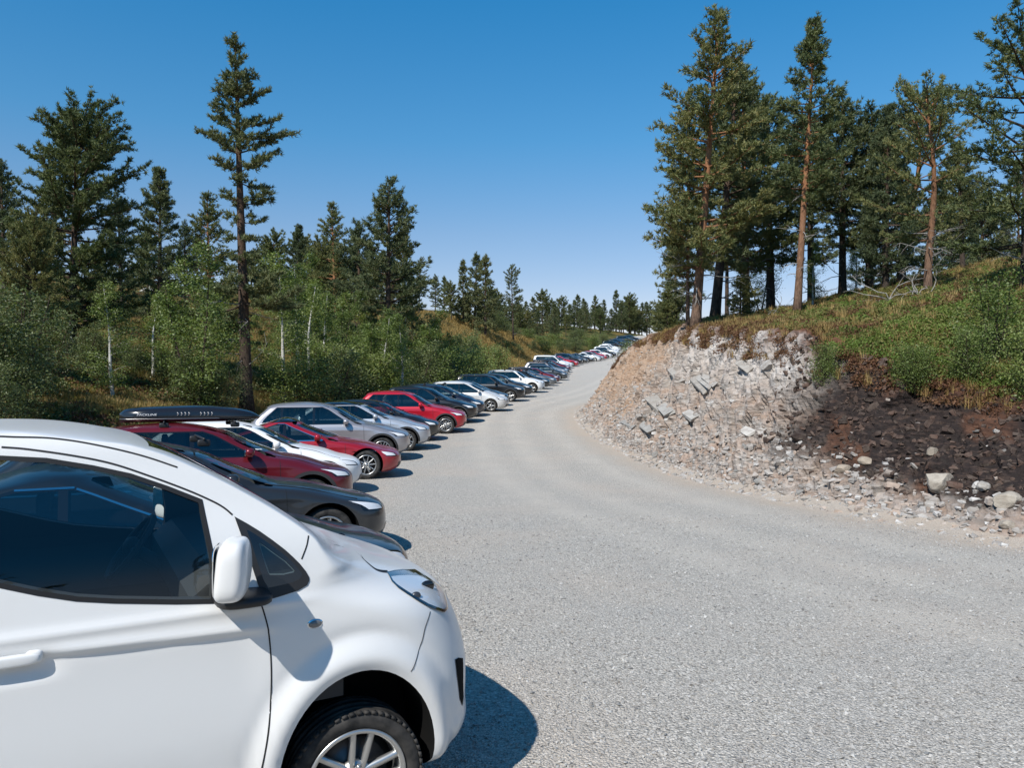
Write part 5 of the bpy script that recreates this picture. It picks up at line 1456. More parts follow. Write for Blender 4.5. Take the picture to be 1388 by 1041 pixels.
# ------------------------------------------------------------------ trees
def pine_proto(seed, H=10.0, cb=.35, Rm=2.2, shape='cone', whorl=.42, nb=5, droop=.1, dens=1.0, lean=.02, tr=.17, needle='needle', bark='bark', dead=8, blade=.13, flat=.55, gnarl=.0, nblade=12, lift=.14):
    """a pine: trunk and limbs in one mesh, needle tufts in another"""
    g = np.random.RandomState(seed); mb = MB(); tp, td, ts = [], [], []
    n = 16; ph = g.uniform(0, 6); hz = np.linspace(0, H*.985, n)
    la = g.uniform(0, 6.28)
    cx = lean*hz*math.cos(la) + gnarl*np.sin(hz/H*5+ph)*H*.03*(hz/H) ; cy = lean*hz*math.sin(la)+gnarl*np.cos(hz/H*4+ph)*H*.03*(hz/H)
    rad = tr*(1-hz/H)**.85*.92+.012; rad[0] *= 1.35; rad[1] *= 1.05
    mb.add(tube_vf([(a, b, c-.15 if i == 0 else c) for i, (a, b, c) in enumerate(zip(cx, cy, hz))], list(rad), 10))
    at = lambda h: np.array([np.interp(h, hz, cx), np.interp(h, hz, cy), h])
    def prof(t):      # t 0 at crown base, 1 at top
        if shape == 'cone': return (1-t)**.8*(.55+.45*min(1, t/.12))*1.0+.05
        if shape == 'round': return math.sqrt(max(0, 1-((t-.36)/.64)**2))*.95+.03
        if shape == 'column': return (.80*(1-t**2.2)+.06)*(.5+.5*min(1, t/.1))
        return (1-t)**.6*(.6+.4*math.sin(t*9+ph))+.05
    h = H*cb
    while h < H*.97:
        t = (h-H*cb)/(H*(1-cb)); k = max(2, int(round(nb*g.uniform(.7, 1.3)*(1 if t < .85 else .7))))
        a0 = g.uniform(0, 6.28)
        for j in range(k):
            if g.rand() < .08: continue
            az = a0+6.283*j/k+g.normal()*.3; L = Rm*prof(t)*g.uniform(.55, 1.15)*(1+.22*math.sin(az+ph))
            L = max(.22, L); base = at(h+g.uniform(-.12, .12))
            el = -droop+lift+ (.95+droop)*t**1.6 + g.normal()*.14
            d = np.array([math.cos(az)*math.cos(el), math.sin(az)*math.cos(el), math.sin(el)])
            m = 6; pts = []
            bend = g.normal()*.12
            for q in range(m+1):
                s_ = q/m; p = base+d*L*s_; p[2] += (-.10*math.sin(s_*3.1)+.20*s_*s_)*L*.6*(1-t); p[0] += bend*L*s_*s_*math.sin(az); p[1] -= bend*L*s_*s_*math.cos(az); pts.append(p)
            mb.add(tube_vf(pts, list(np.linspace(min(.05, .012+.014*L), .006, m+1)), 4, False))
            # twigs
            P = np.array(pts); ntw = max(4, int(L*10.5*dens))
            for q in range(ntw):
                s_ = .26+.74*(q+g.rand())/ntw; i = min(m-1, int(s_*m)); f = s_*m-i; p = P[i]*(1-f)+P[i+1]*f
                side = 1 if q % 2 else -1
                tl = (.15+.36*L*(1-s_)*.8+.10)*g.uniform(.5, 1.2); tl = min(tl, .75)
                pv = np.array([-d[1], d[0], 0])*side*g.uniform(.5, 1.0)+d*.7+np.array([0, 0, g.normal()*.9*flat+.22]); pv /= np.linalg.norm(pv)
                nt = max(1, int(tl/.085))
                for w in range(nt):
                    tp.append(p+pv*tl*(w+.7)/nt+g.normal(size=3)*.025); td.append(pv*.75+np.array([0, 0, .45])); ts.append(g.uniform(.75, 1.2))
            for w in range(2): tp.append(P[-1]+g.normal(size=3)*.04); td.append(d+np.array([0, 0, .5])); ts.append(1.15)
        h += whorl*g.uniform(.75, 1.3)*(1 if t < .7 else .75)
    for w in range(6): tp.append(at(H*.985)+np.array([g.normal()*.05, g.normal()*.05, g.uniform(-.25, .12)])); td.append(np.array([g.normal()*.3, g.normal()*.3, 1])); ts.append(1.1)
    dm = MB()
    for q in range(dead):                                       # dead lower branches
        h = H*g.uniform(.10, cb+.05); az = g.uniform(0, 6.28); L = g.uniform(.5, 1.5)*Rm*.5; base = at(h)
        pts = [base]; d = np.array([math.cos(az), math.sin(az), g.uniform(-.2, .25)])
        for w in range(5): d = d+g.normal(size=3)*.22; pts.append(pts[-1]+d/np.linalg.norm(d)*L/5)
        dm.add(tube_vf(pts, list(np.linspace(.022, .004, 6)), 4, False))
        for w in (2, 3, 4):
            e = d+g.normal(size=3)*.8; e /= np.linalg.norm(e); dm.add(tube_vf([pts[w], pts[w]+e*L*.16, pts[w]+e*L*.3+np.array([0, 0, -.05])], [.008, .006, .003], 3, False))
    T, D, S = np.array(tp), np.array(td), np.array(ts)
    K = nblade; N = len(T); dirs = D[:, None]*.8+g.normal(size=(N, K, 3))*.62; dirs /= np.linalg.norm(dirs, axis=2)[..., None]
    ln = blade*S[:, None]*g.uniform(.7, 1.2, (N, K)); org = T[:, None]+g.normal(size=(N, K, 3))*.022
    sd = np.cross(dirs, g.normal(size=(N, K, 3))); sd /= np.linalg.norm(sd, axis=2)[..., None]; wd = .0165*(blade/.13)
    A = org+sd*wd; B = org-sd*wd; Cc = org+dirs*ln[..., None]
    V = np.stack([A, B, Cc], 2).reshape(-1, 3); Fc = np.arange(len(V)).reshape(-1, 3)
    tm = mb.mesh('trunk'); tm.materials.append(M[bark]); cm = mesh_np('crown', V, Fc); cm.materials.append(M[needle])
    dmh = None
    if dead: dmh = dm.mesh('dead_branches'); dmh.materials.append(M['deadwood'])
    return {'H': H, 'parts': [('trunk', tm), ('crown', cm)]+([('dead_branches', dmh)] if dmh else [])}
def birch_proto(seed, H=5.0, Rm=1.1, stems=1, n=5200, leaf=.055, mat='birch', low=.12, bark='birchbark'):
    g = np.random.RandomState(seed); mb = MB(); LP = []
    for s_ in range(stems):
        la = g.uniform(0, 6.28); ln_ = g.uniform(.03, .12) if stems == 1 else g.uniform(.12, .34); Hs = H*g.uniform(.8, 1.0) if s_ else H
        hz = np.linspace(-.1, Hs, 10); cx = ln_*hz*math.cos(la)+.05*np.sin(hz*1.3+la); cy = ln_*hz*math.sin(la)+.05*np.cos(hz*1.1)
        r0 = .017*H*(1 if stems == 1 else .6)
        mb.add(tube_vf(list(zip(cx, cy, hz)), list(np.linspace(r0, .006, 10)), 7))
        nb = int(26*max(1, H/5)/(1 if stems == 1 else 1.6))
        for q in range(nb):
            t = low+(1-low)*(q+g.rand())/nb; h = Hs*t; base = np.array([np.interp(h, hz, cx), np.interp(h, hz, cy), h])
            az = g.uniform(0, 6.28); L = Rm*(math.sin(min(1, .18+t*1.02)*2.9)*.9+.15)*g.uniform(.55, 1.2); el = .75-.2*t
            d = np.array([math.cos(az)*math.cos(el), math.sin(az)*math.cos(el), math.sin(el)]); pts = [base]
            for w in range(5): d = d+np.array([g.normal()*.14, g.normal()*.14, -.10]); d /= np.linalg.norm(d); pts.append(pts[-1]+d*L/5)
            mb.add(tube_vf(pts, list(np.linspace(.010, .003, 6)), 4, False)); P = np.array(pts)
            m = int(n/(nb*stems))
            f = g.uniform(.15, 1.0, m)**.8*5; i = np.minimum(4, f.astype(int)); fr = (f-i)[:, None]
            c = P[i]*(1-fr)+P[i+1]*fr; LP.append(c+g.normal(size=(m, 3))*np.array([.15, .15, .15])*(.6+.4*L))
    C = np.concatenate(LP); N = len(C)
    a = g.normal(size=(N, 3)); a[:, 2] *= .6; a /= np.linalg.norm(a, axis=1)[:, None]; b = np.cross(a, g.normal(size=(N, 3))); b /= np.linalg.norm(b, axis=1)[:, None]
    l = leaf*g.uniform(.6, 1.25, N)[:, None]
    V = np.stack([C-a*l*.6, C+b*l*.42, C+a*l*.6, C-b*l*.42], 1).reshape(-1, 3); Fc = np.arange(len(V)).reshape(-1, 4)
    tm = mb.mesh('trunk'); tm.materials.append(M[bark]); cm = mesh_np('crown', V, Fc); cm.materials.append(M[mat])
    return {'H': H, 'parts': [('trunk', tm), ('crown', cm)]}
PR = {
 'open':   pine_proto(1, 15.0, .30, 2.7, 'wild', .62, 5, .16, .95, .035, .27, 'needle_dark', 'bark_dark', 10, .17, .3, 0, 12, 0.0),
 'airy':   pine_proto(13, 9.0, .20, 3.0, 'round', .60, 4, .10, .62, .03, .17, 'needle', 'bark_dark', 10, .14),
 'broad':  pine_proto(2, 10.0, .16, 2.7, 'round', .40, 6, .02, .80, .02, .18, 'needle', 'bark_dark', 6, .15),
 'cone':   pine_proto(3, 9.0, .12, 2.2, 'cone', .36, 6, .06, .9, .02, .15, 'needle_dark', 'bark_dark', 5, .14),
 'dense':  pine_proto(4, 11.0, .20, 2.2, 'column', .42, 5, .08, .80, .03, .155, 'needle', 'bark', 12, .14),
 'dense2': pine_proto(5, 11.0, .40, 1.65, 'cone', .38, 6, .05, .95, .035, .145, 'needle', 'bark', 8, .14),
 'mid':    pine_proto(6, 9.0, .26, 2.0, 'column', .40, 5, .06, .9, .03, .15, 'needle_dark', 'bark_dark', 8, .14),
 'gnarl':  pine_proto(7, 7.0, .30, 2.2, 'round', .42, 4, .02, .75, .03, .15, 'needle', 'bark', 16, .13, .7, 2.2),
 'sparse': pine_proto(8, 10.0, .42, 1.5, 'round', .55, 5, .0, .75, .01, .12, 'needle_dark', 'bark_dark', 6, .15),
 'small':  pine_proto(9, 4.0, .06, 1.1, 'cone', .26, 6, -.1, .9, .02, .07, 'needle', 'bark_dark', 0, .13),
 'far_a':  pine_proto(10, 9.0, .14, 2.0, 'column', .55, 5, .05, .55, .01, .15, 'needle_dark', 'bark_dark', 0, .26, .7, 0, 8),
 'far_b':  pine_proto(11, 9.0, .10, 1.9, 'cone', .55, 5, .05, .55, .01, .15, 'needle_dark', 'bark_dark', 0, .26, .7, 0, 8),
 'far_c':  pine_proto(12, 9.0, .25, 2.3, 'round', .55, 5, .0, .55, .01, .15, 'needle', 'bark_dark', 0, .26, .7, 0, 8),
 'birch':  birch_proto(21, 5.5, 1.15, 1, 6500, .060),
 'birch2': birch_proto(22, 5.0, 1.3, 2, 7500, .060, 'birch', .10, 'bark_dark'),
 'bush':   birch_proto(23, 3.0, 1.1, 5, 7000, .055, 'bushleaf', .08, 'bark_dark'),
 'bush2':  birch_proto(24, 2.2, 1.0, 6, 6000, .050, 'birch', .06, 'bark_dark'),
 'lightbush': birch_proto(26, 2.6, 1.1, 5, 3800, .060, 'birch', .10, 'bark_dark'),
 'willow': birch_proto(25, 3.6, 1.4, 6, 8500, .055, 'bushleaf', .10, 'bark_dark'),
}
TG = random.Random(5)
def plant(name, proto, x, y, H, label, cat, group, wide=1.0, rz=None, sink=.12, tilt=None):
    p = PR[proto]; s_ = H/p['H']
    root = empty(name); z = th(x, y)-sink
    tx, ty = tilt if tilt else (TG.uniform(-.025, .025), TG.uniform(-.025, .025))
    root.matrix_world = Matrix.Translation((x, y, z)) @ Matrix.Rotation(tx, 4, 'X') @ Matrix.Rotation(ty, 4, 'Y') @ Matrix.Rotation(TG.uniform(0, 6.28) if rz is None else rz, 4, 'Z') @ Matrix.Diagonal((s_*wide, s_*wide, s_, 1))
    for nm, me in p['parts']: link(nm, me, None, root)
    return tag(root, label, cat, group)
def tree_px(proto, u, vtop, D, label, group=None, wide=1.0, rz=None, name='pine_tree', cat='pine tree', tilt=None):
    x = (u-694)/F*D; z = th(x, D); H = CZ-(vtop-520.5)/F*D-z+.12
    return plant(name, proto, x, D, max(1.0, H), label, cat, group, wide, rz, tilt=tilt)
GL = 'pines on the left bank'; GR = 'pines on the hill above the rock bank'; GF = 'pines of the far forest'
tree_px('open', 335, 50, 31, 'tall open pine with a long dark trunk behind the parked cars', GL, 1.0, .6, tilt=(0, -.035))
tree_px('broad', 96, 153, 33, 'broad bushy pine with a dense rounded crown left of the tall open pine', GL, 1.05, 1.0)
tree_px('cone', 217, 226, 46, 'dark cone-shaped pine between the broad bushy pine and the tall open pine', GL)
tree_px('mid', 166, 262, 50, 'small dark pine showing between the broad pine and the dark cone-shaped pine', GL)
tree_px('dense', 288, 262, 36, 'bushy green pine standing close against the tall open pine', GL, 1.15)
tree_px('mid', 6, 214, 44, 'slim pine beside the broad bushy pine on the bank edge', GL)
tree_px('broad', 40, 300, 27, 'low spreading pine below the broad bushy pine', GL, .9)
tree_px('dense', 457, 273, 60, 'full round-topped pine behind the birches of the left bank', GL, 1.1)
tree_px('mid', 525, 240, 50, 'slender pointed pine with layered boughs above the birch thicket', GL, 1.15)
tree_px('cone', 402, 304, 66, 'reddish tinged cone pine behind the birches', GL)
tree_px('mid', 488, 298, 56, 'pine filling the gap beside the slender pointed pine', GL, 1.1)
tree_px('broad', 430, 330, 62, 'spreading pine low behind the birch thicket', GL, .8)
tree_px('sparse', 568, 350, 92, 'small thin pine on the crest of the dry grass hill', GL)
tree_px('far_b', 628, 352, 104, 'dark pine of the clump on the dry grass hill', 'pines clumped on the dry grass hill')
tree_px('far_a', 643, 343, 107, 'dark pine of the clump on the dry grass hill', 'pines clumped on the dry grass hill')
tree_px('far_a', 658, 345, 103, 'dark pine of the clump on the dry grass hill', 'pines clumped on the dry grass hill')
tree_px('far_c', 612, 385, 102, 'dark pine of the clump on the dry grass hill', 'pines clumped on the dry grass hill')
tree_px('sparse', 696, 361, 120, 'thin see-through pine rising alone above the far forest', GL)
for u, v, D in [(360, 335, 75), (340, 345, 82), (375, 322, 70), (590, 372, 125), (602, 374, 122), (548, 382, 84), (250, 300, 60), (140, 300, 58), (60, 260, 55), (-20, 240, 50), (120, 330, 62), (200, 320, 66)]:
    tree_px(TG.choice(['far_a', 'far_b', 'far_c', 'mid']), u, v, D, 'dark pine of the wood filling in behind the left bank trees', 'pines of the wood behind the left bank')
# right hill
tree_px('dense', 942, 14, 26.8, 'tallest dense pine at the edge above the rock bank with dead lower branches', GR, 1.12, 2.2, tilt=(0, .045))
tree_px('dense', 932, 120, 27.6, 'reddish trunk pine twinned with the tallest dense pine', GR, .62, .3, tilt=(0, .02))
tree_px('dense2', 1080, 20, 27, 'pointed pine with a long bare orange trunk', GR, 1.0, 1.2, tilt=(0, .035))
tree_px('mid', 968, 88, 31, 'dark trunked pine behind the tallest dense pine', GR, 1.25, tilt=(0, .06))
tree_px('dense', 1012, 84, 34, 'dark trunked pine between the tallest dense pine and the bare orange trunk', GR, 1.1)
tree_px('mid', 1045, 120, 36, 'pine just behind the bare orange trunk', GR, 1.2)
tree_px('mid', 1142, 126, 33, 'dark pine standing right behind the bare orange trunk pine', GR, 1.15)
tree_px('gnarl', 1258, 132, 24, 'gnarled twisted pine with dead grey lower branches on the heath', GR, 1.0, .5, tilt=(0, -.03))
tree_px('cone', 1200, 138, 29, 'bushy pine between the dark pine and the gnarled twisted pine', GR, 1.0, 2.0)
tree_px('airy', 1392, 32, 19, 'big pine stretching long boughs over the hillside shrubs', GR, 1.2, 2.4)
tree_px('mid', 1178, 146, 34, 'dark slim pine crowding the bushy pine on the hill', GR, 1.35)
tree_px('gnarl', 1222, 160, 31, 'spreading pine just behind the gnarled twisted pine', GR, 1.2, 1.1)
tree_px('mid', 1305, 195, 33, 'pine showing between the gnarled twisted pine and the big boughs', GR, 1.3)
tree_px('mid', 1100, 150, 40, 'slim dark pine deep in the hill wood', GR, 1.2)
tree_px('cone', 915, 300, 42, 'low green pine at the road edge below the tallest dense pine', GR, 1.0)
tree_px('small', 905, 395, 38, 'young pine at the edge above the rock bank', GR, 1.3)
tree_px('small', 1003, 360, 29, 'young pine under the dark trunked pines', GR, 1.2)
for u, v, D in [(1270, 262, 56), (1300, 250, 60), (1330, 240, 52), (1352, 265, 62), (1225, 255, 58), (1175, 240, 50), (985, 200, 46), (1290, 225, 48), (1380, 230, 50)]:
    tree_px(TG.choice(['sparse', 'mid', 'sparse', 'far_a']), u, v, D, 'thin pine of the wood at the back of the hill', 'pines at the back of the hill')
# far forest
def row_free(x, y): return (x < float(nose(y))-9) or (float(toe_dist(np.array([x]), np.array([y]))[0][0]) > 3)
for u, v, D in [(735, 397, 190), (761, 405, 200), (782, 399, 205), (806, 400, 215), (835, 393, 222), (853, 402, 230), (870, 410, 240), (722, 402, 180), (748, 408, 195), (794, 408, 225), (820, 406, 236), (712, 408, 170), (772, 412, 230),
                (845, 412, 245), (860, 416, 250), (880, 417, 255), (893, 418, 240), (905, 412, 225), (916, 402, 215), (676, 398, 150), (690, 405, 160), (665, 392, 140), (702, 412, 190), (650, 400, 150), (728, 415, 230), (812, 414, 250),
                (757, 418, 215), (786, 420, 240), (828, 418, 215), (741, 424, 175), (767, 428, 178), (800, 430, 205), (840, 428, 228), (866, 428, 232), (889, 430, 226), (705, 425, 150), (718, 432, 145), (735, 440, 142), (755, 442, 150), (778, 440, 165), (686, 420, 140), (815, 436, 212)]:
    x = (u-694)/F*D
    tree_px(TG.choice(['far_a', 'far_b', 'far_c', 'far_a']), u, v, D, 'pine of the forest beyond the far end of the car row', GF, 1.1)
for k in range(64):
    u = 590+TG.random()*330; D = TG.uniform(150, 265) if u > 690 else TG.uniform(115, 170)
    if not row_free((u-694)/F*D, D) and D < 235: D = 245
    tree_px(TG.choice(['far_a', 'far_b', 'far_c']), u, TG.uniform(404, 436), D, 'pine of the forest beyond the far end of the car row', GF, 1.2)
for k in range(40):
    u = TG.uniform(-40, 600); D = TG.uniform(62, 115)
    tree_px(TG.choice(['far_a', 'far_b', 'far_c']), u, TG.uniform(318, 400)+(60-u*.0)*.0, D, 'dark pine of the wood filling in behind the left bank trees', 'pines of the wood behind the left bank', 1.25)
# birches, willows and bushes
GB = 'birches and bushes on the left bank'
for proto, u, v, D, lab in [('birch', 546, 428, 40, 'slim birch with a bright white trunk behind the cars'), ('birch', 388, 372, 35, 'yellowish green birch beside the tall open pine'), ('birch2', 268, 345, 28.5, 'grey green birch in front of the bushy green pine'),
                            ('birch', 155, 388, 27, 'pale birch below the small dark pine')]:
    tree_px(proto, u, v, D, lab, GB, 1.15, name='birch_tree', cat='birch tree')
for u, v, D in [(300, 360, 34), (240, 385, 31), (205, 400, 33), (415, 388, 40), (440, 402, 44), (380, 430, 37), (495, 418, 43), (520, 432, 42), (570, 420, 50), (592, 432, 54), 
                (468, 436, 41), (460, 395, 47), (425, 350, 52), (405, 362, 50), (608, 440, 57), (545, 405, 52), (510, 398, 50), (385, 345, 56)]:
    tree_px(TG.choice(['birch', 'birch2', 'birch2']), u, v, D, 'young green birch in the birch thicket of the left bank', 'birch thicket of the left bank', TG.uniform(1.1, 1.5), name='birch_tree', cat='birch tree')
for u, v, D in [(20, 395, 22), (-30, 370, 20), (50, 425, 24), (110, 440, 30), (0, 445, 20), (140, 450, 31), (-12, 480, 18), (262, 475, 28.5), (300, 490, 29), (225, 465, 31), (180, 462, 33)]:
    tree_px(TG.choice(['willow', 'bush', 'willow']), u, v, D, 'dark leafy willow bush on the bank behind the first cars', 'willow bushes behind the first cars', TG.uniform(1.0, 1.4), name='willow_bush', cat='bush')
for u, v, D in [(480, 470, 39), (500, 478, 41), (560, 468, 46), (585, 470, 50), (605, 462, 54), (620, 468, 58), (440, 480, 36), (410, 485, 34), (640, 470, 62), (530, 480, 42), (455, 465, 40), (650, 480, 66), (620, 450, 66), (672, 470, 80), (632, 455, 74)]:
    tree_px(TG.choice(['bush', 'bush2']), u, v, D, 'low green bush on the bank behind the middle cars', 'low bushes behind the middle cars', TG.uniform(1.0, 1.5), name='leafy_bush', cat='bush')
for u, v, D in [(690, 462, 108), (705, 466, 114), (720, 462, 122), (740, 462, 128), (760, 460, 138), (780, 458, 146), (800, 455, 156), (815, 450, 164), (732, 455, 135), (752, 452, 145), (772, 448, 155), (792, 446, 165), (700, 440, 128), (680, 430, 125), (668, 425, 118), (715, 445, 135)]:
    tree_px(TG.choice(['bush', 'willow', 'bush2']), u, v, D, 'green bush along the verge behind the far cars', 'bushes behind the far cars', TG.uniform(1.2, 1.8), name='leafy_bush', cat='bush')
for proto, u, v, D, lab, wd_ in [('lightbush', 1352, 372, 15.2, 'large light green bush on the hillside under the big pine boughs', 1.0), ('bush2', 1318, 440, 14.6, 'green bush leaning against the large light green one', .9), ('bush2', 1240, 478, 15.0, 'low rounded green shrub at the edge of the dark soil', 1.1),
                            ('bush2', 1118, 505, 16.2, 'thin grey green shrub hanging over the scree', .8), ('lightbush', 1405, 430, 13.6, 'green bush at the outer side of the large light green bush', 1.0), ('birch', 1100, 330, 31, 'slim birch beside the bare orange trunk', 1.1), ('birch', 1160, 330, 36, 'pale birch under the dark pine on the hill', 1.2), ('birch2', 1030, 330, 38, 'small birch behind the dark trunked pines', 1.2),
                            ('bush2', 865, 462, 47, 'low bush at the tip of the rock bank', 1.4)]:
    tree_px(proto, u, v, D, lab, 'shrubs and birches on the right hill', wd_, name='birch_tree' if proto.startswith('birch') else 'leafy_bush', cat='birch tree' if proto.startswith('birch') else 'bush')
# pines on the far side of the road behind the photographer: mirrored in the van's windows
for x, y, H in [(-15, -17, 11.5), (-10.5, -18, 13), (-6, -17, 10.5), (-1.5, -19, 13), (3, -17, 11), (7.5, -19, 13), (-20, -19, 13)]:
    plant('pine_tree', TG.choice(['far_a', 'far_b', 'far_c']), x, y, H, 'pine across the road mirrored in the van window', 'pine tree', 'pines mirrored in the van window')

# ------------------------------------------------------------------ ground cover (uncountable): instanced clumps
def clump_mesh(name, kind, seed, m):
    g = np.random.RandomState(seed)
    if kind == 'grass':
        n = 34; a = g.uniform(0, 6.28, n); o = np.stack([np.cos(a), np.sin(a), 0*a], -1)*g.uniform(0, .10, n)[:, None]; h = g.uniform(.16, .34, n)
        bd = np.stack([np.cos(a), np.sin(a), 0*a], -1)*(g.uniform(.03, .16, n))[:, None]; sd = np.stack([-np.sin(a), np.cos(a), 0*a], -1)*.007
        mid = o+bd*.35+np.stack([0*a, 0*a, h*.6], -1); tip = o+bd+np.stack([0*a, 0*a, h], -1)
        V = np.stack([o-sd, o+sd, mid+sd*.7, mid-sd*.7, tip], 1).reshape(-1, 3); b = np.arange(n)*5
        Fc = np.concatenate([np.stack([b, b+1, b+2], -1), np.stack([b, b+2, b+3], -1), np.stack([b+3, b+2, b+4], -1)])
        me = mesh_np(name, V, Fc)
    else:
        n = 130; r_ = g.uniform(0, 1, n)**.5*.24; a = g.uniform(0, 6.28, n); C = np.stack([np.cos(a)*r_, np.sin(a)*r_, (.20-.5*r_**2/.24)*g.uniform(.2, 1.15, n)], -1)
        u_ = g.normal(size=(n, 3)); u_ /= np.linalg.norm(u_, axis=1)[:, None]; w_ = np.cross(u_, g.normal(size=(n, 3))); w_ /= np.linalg.norm(w_, axis=1)[:, None]
        l = g.uniform(.018, .036, n)[:, None]
        V = np.stack([C-u_*l, C+w_*l*.6, C+u_*l, C-w_*l*.6], 1).reshape(-1, 3); me = mesh_np(name, V, np.arange(len(V)).reshape(-1, 4))
    me.materials.append(M[m]); return me
def cover(name, pts, scl, meshes, label, seed):
    me = bpy.data.meshes.new(name); me.vertices.add(len(pts)); me.vertices.foreach_set('co', np.asarray(pts, np.float32).ravel())
    g = np.random.RandomState(seed)
    fattr(me, 'scl', scl); fattr(me, 'rot', g.uniform(0, 6.28, len(pts)))
    col = bpy.data.collections.new(name+'_clumps')
    for i, m in enumerate(meshes): col.objects.link(bpy.data.objects.new('%s_clump' % name, m))
    ng = bpy.data.node_groups.new(name, 'GeometryNodeTree')
    ng.interface.new_socket('Geometry', in_out='INPUT', socket_type='NodeSocketGeometry'); ng.interface.new_socket('Geometry', in_out='OUTPUT', socket_type='NodeSocketGeometry')
    N = ng.nodes; Lk = ng.links; gi = N.new('NodeGroupInput'); go = N.new('NodeGroupOutput')
    ci = N.new('GeometryNodeCollectionInfo'); ci.inputs[0].default_value = col; ci.inputs['Separate Children'].default_value = True; ci.inputs['Reset Children'].default_value = True
    ip = N.new('GeometryNodeInstanceOnPoints'); ip.inputs['Pick Instance'].default_value = True
    a1 = N.new('GeometryNodeInputNamedAttribute'); a1.data_type = 'FLOAT'; a1.inputs[0].default_value = 'scl'
    a2 = N.new('GeometryNodeInputNamedAttribute'); a2.data_type = 'FLOAT'; a2.inputs[0].default_value = 'rot'
    cb_ = N.new('ShaderNodeCombineXYZ'); Lk.new(a2.outputs[0], cb_.inputs[2])
    Lk.new(gi.outputs[0], ip.inputs['Points']); Lk.new(ci.outputs[0], ip.inputs['Instance']); Lk.new(cb_.outputs[0], ip.inputs['Rotation']); Lk.new(a1.outputs[0], ip.inputs['Scale']); Lk.new(ip.outputs[0], go.inputs[0])
    o = bpy.data.objects.new(name, me); COL.objects.link(o); o.modifiers.new('scatter', 'NODES').node_group = ng
    return tag(o, label, name.replace('_', ' ').split()[-1], kind='stuff')
g = np.random.RandomState(3)
def sample(n, fn, x0, x1, y0, y1):
    x = g.uniform(x0, x1, n); y = g.uniform(y0, y1, n); d, yt = toe_dist(x, y); dl = nose(y)-6.2-x
    vis = np.abs(x) < .72*np.maximum(y, 0)+2.5
    k = fn(x, y, d, yt, dl) & vis; x, y = x[k], y[k]
    return np.stack([x, y, terr(x, y)-.03], -1)
pa = lambda x, y, s_, z: fbm2(x, y, s_, 3, z)
# right hill: heather rim, berry shrubs, greener patch near the soil
P = sample(70000, lambda x, y, d, yt, dl: (d > CD(yt)-.35) & (d < CD(yt)+1.6+1.2*pa(x, y, .5, 1.)) & (yt > 6) & (yt < 60) & (g.rand(len(x)) < .75), 2, 20, 8, 58)
cover('rusty_heather', P, g.uniform(.5, 1.1, len(P)), [clump_mesh('heather', 'leaf', 41, 'rustleaf'), clump_mesh('heather', 'leaf', 42, 'rustleaf'), clump_mesh('heather', 'grass', 43, 'drygrass')], 'rusty brown heather along the top of the rock bank', 1)
P = sample(90000, lambda x, y, d, yt, dl: (d > CD(yt)+.5+.8*pa(x, y, .6, 2.)) & (d < 34) & (g.rand(len(x)) < np.clip(18/np.maximum(y, 1), .1, 1)) & (pa(x, y, .5, 12.) < .22), 4, 45, 8, 70)
cover('hill_heath', P, g.uniform(.4, 1.15, len(P)), [clump_mesh('heath', 'leaf', 44, 'heathleaf'), clump_mesh('heath', 'leaf', 45, 'heathleaf'), clump_mesh('heath', 'leaf', 46, 'berryleaf'), clump_mesh('heath', 'leaf', 47, 'rustleaf'), clump_mesh('heath', 'grass', 47, 'drygrass')], 'olive green heath shrubs covering the right hill', 2)
P = sample(60000, lambda x, y, d, yt, dl: (d > CD(yt)+.2+.7*pa(x, y, .7, 3.)) & (d < CD(yt)+5.0+2*pa(x, y, .4, 3.)) & (yt < 16.5) & (yt > 6) & (g.rand(len(x)) < .7), 5, 18, 9, 24)
cover('berry_shrubs', P, g.uniform(.5, 1.1, len(P)), [clump_mesh('berry', 'leaf', 48, 'berryleaf'), clump_mesh('berry', 'leaf', 49, 'berryleaf'), clump_mesh('berry', 'leaf', 50, 'heathleaf')], 'bright green berry shrubs above the dark soil', 3)
# left bank: dry grass and low shrubs
P = sample(120000, lambda x, y, d, yt, dl: (dl > .4) & (dl < 26) & (g.rand(len(x)) < np.clip(22/np.maximum(y, 1), .15, 1)) & (pa(x, y, .22, 5.) > -.10), -32, 4, 14, 80)
cover('bank_grass', P, g.uniform(.7, 1.6, len(P)), [clump_mesh('grass', 'grass', 51, 'drygrass'), clump_mesh('grass', 'grass', 52, 'drygrass'), clump_mesh('grass', 'grass', 53, 'heathleaf')], 'dry yellow brown grass on the left bank', 4)
P = sample(80000, lambda x, y, d, yt, dl: (dl > .8) & (dl < 30) & (g.rand(len(x)) < np.clip(20/np.maximum(y, 1), .12, 1)) & (pa(x, y, .25, 6.) < .10), -36, 4, 14, 80)
cover('bank_heath', P, g.uniform(.8, 1.9, len(P)), [clump_mesh('bheath', 'leaf', 54, 'heathleaf'), clump_mesh('bheath', 'leaf', 55, 'bushleaf'), clump_mesh('bheath', 'leaf', 56, 'rustleaf')], 'low green and brown shrubs on the left bank', 5)
P = sample(60000, lambda x, y, d, yt, dl: (dl > .5) & (dl < 22) & (g.rand(len(x)) < .5), -25, 22, 80, 150)
cover('hill_grass', P, g.uniform(1.5, 3.0, len(P)), [clump_mesh('hgrass', 'grass', 57, 'drygrass'), clump_mesh('hgrass', 'grass', 58, 'drygrass')], 'orange brown dry grass on the far hillside', 6)

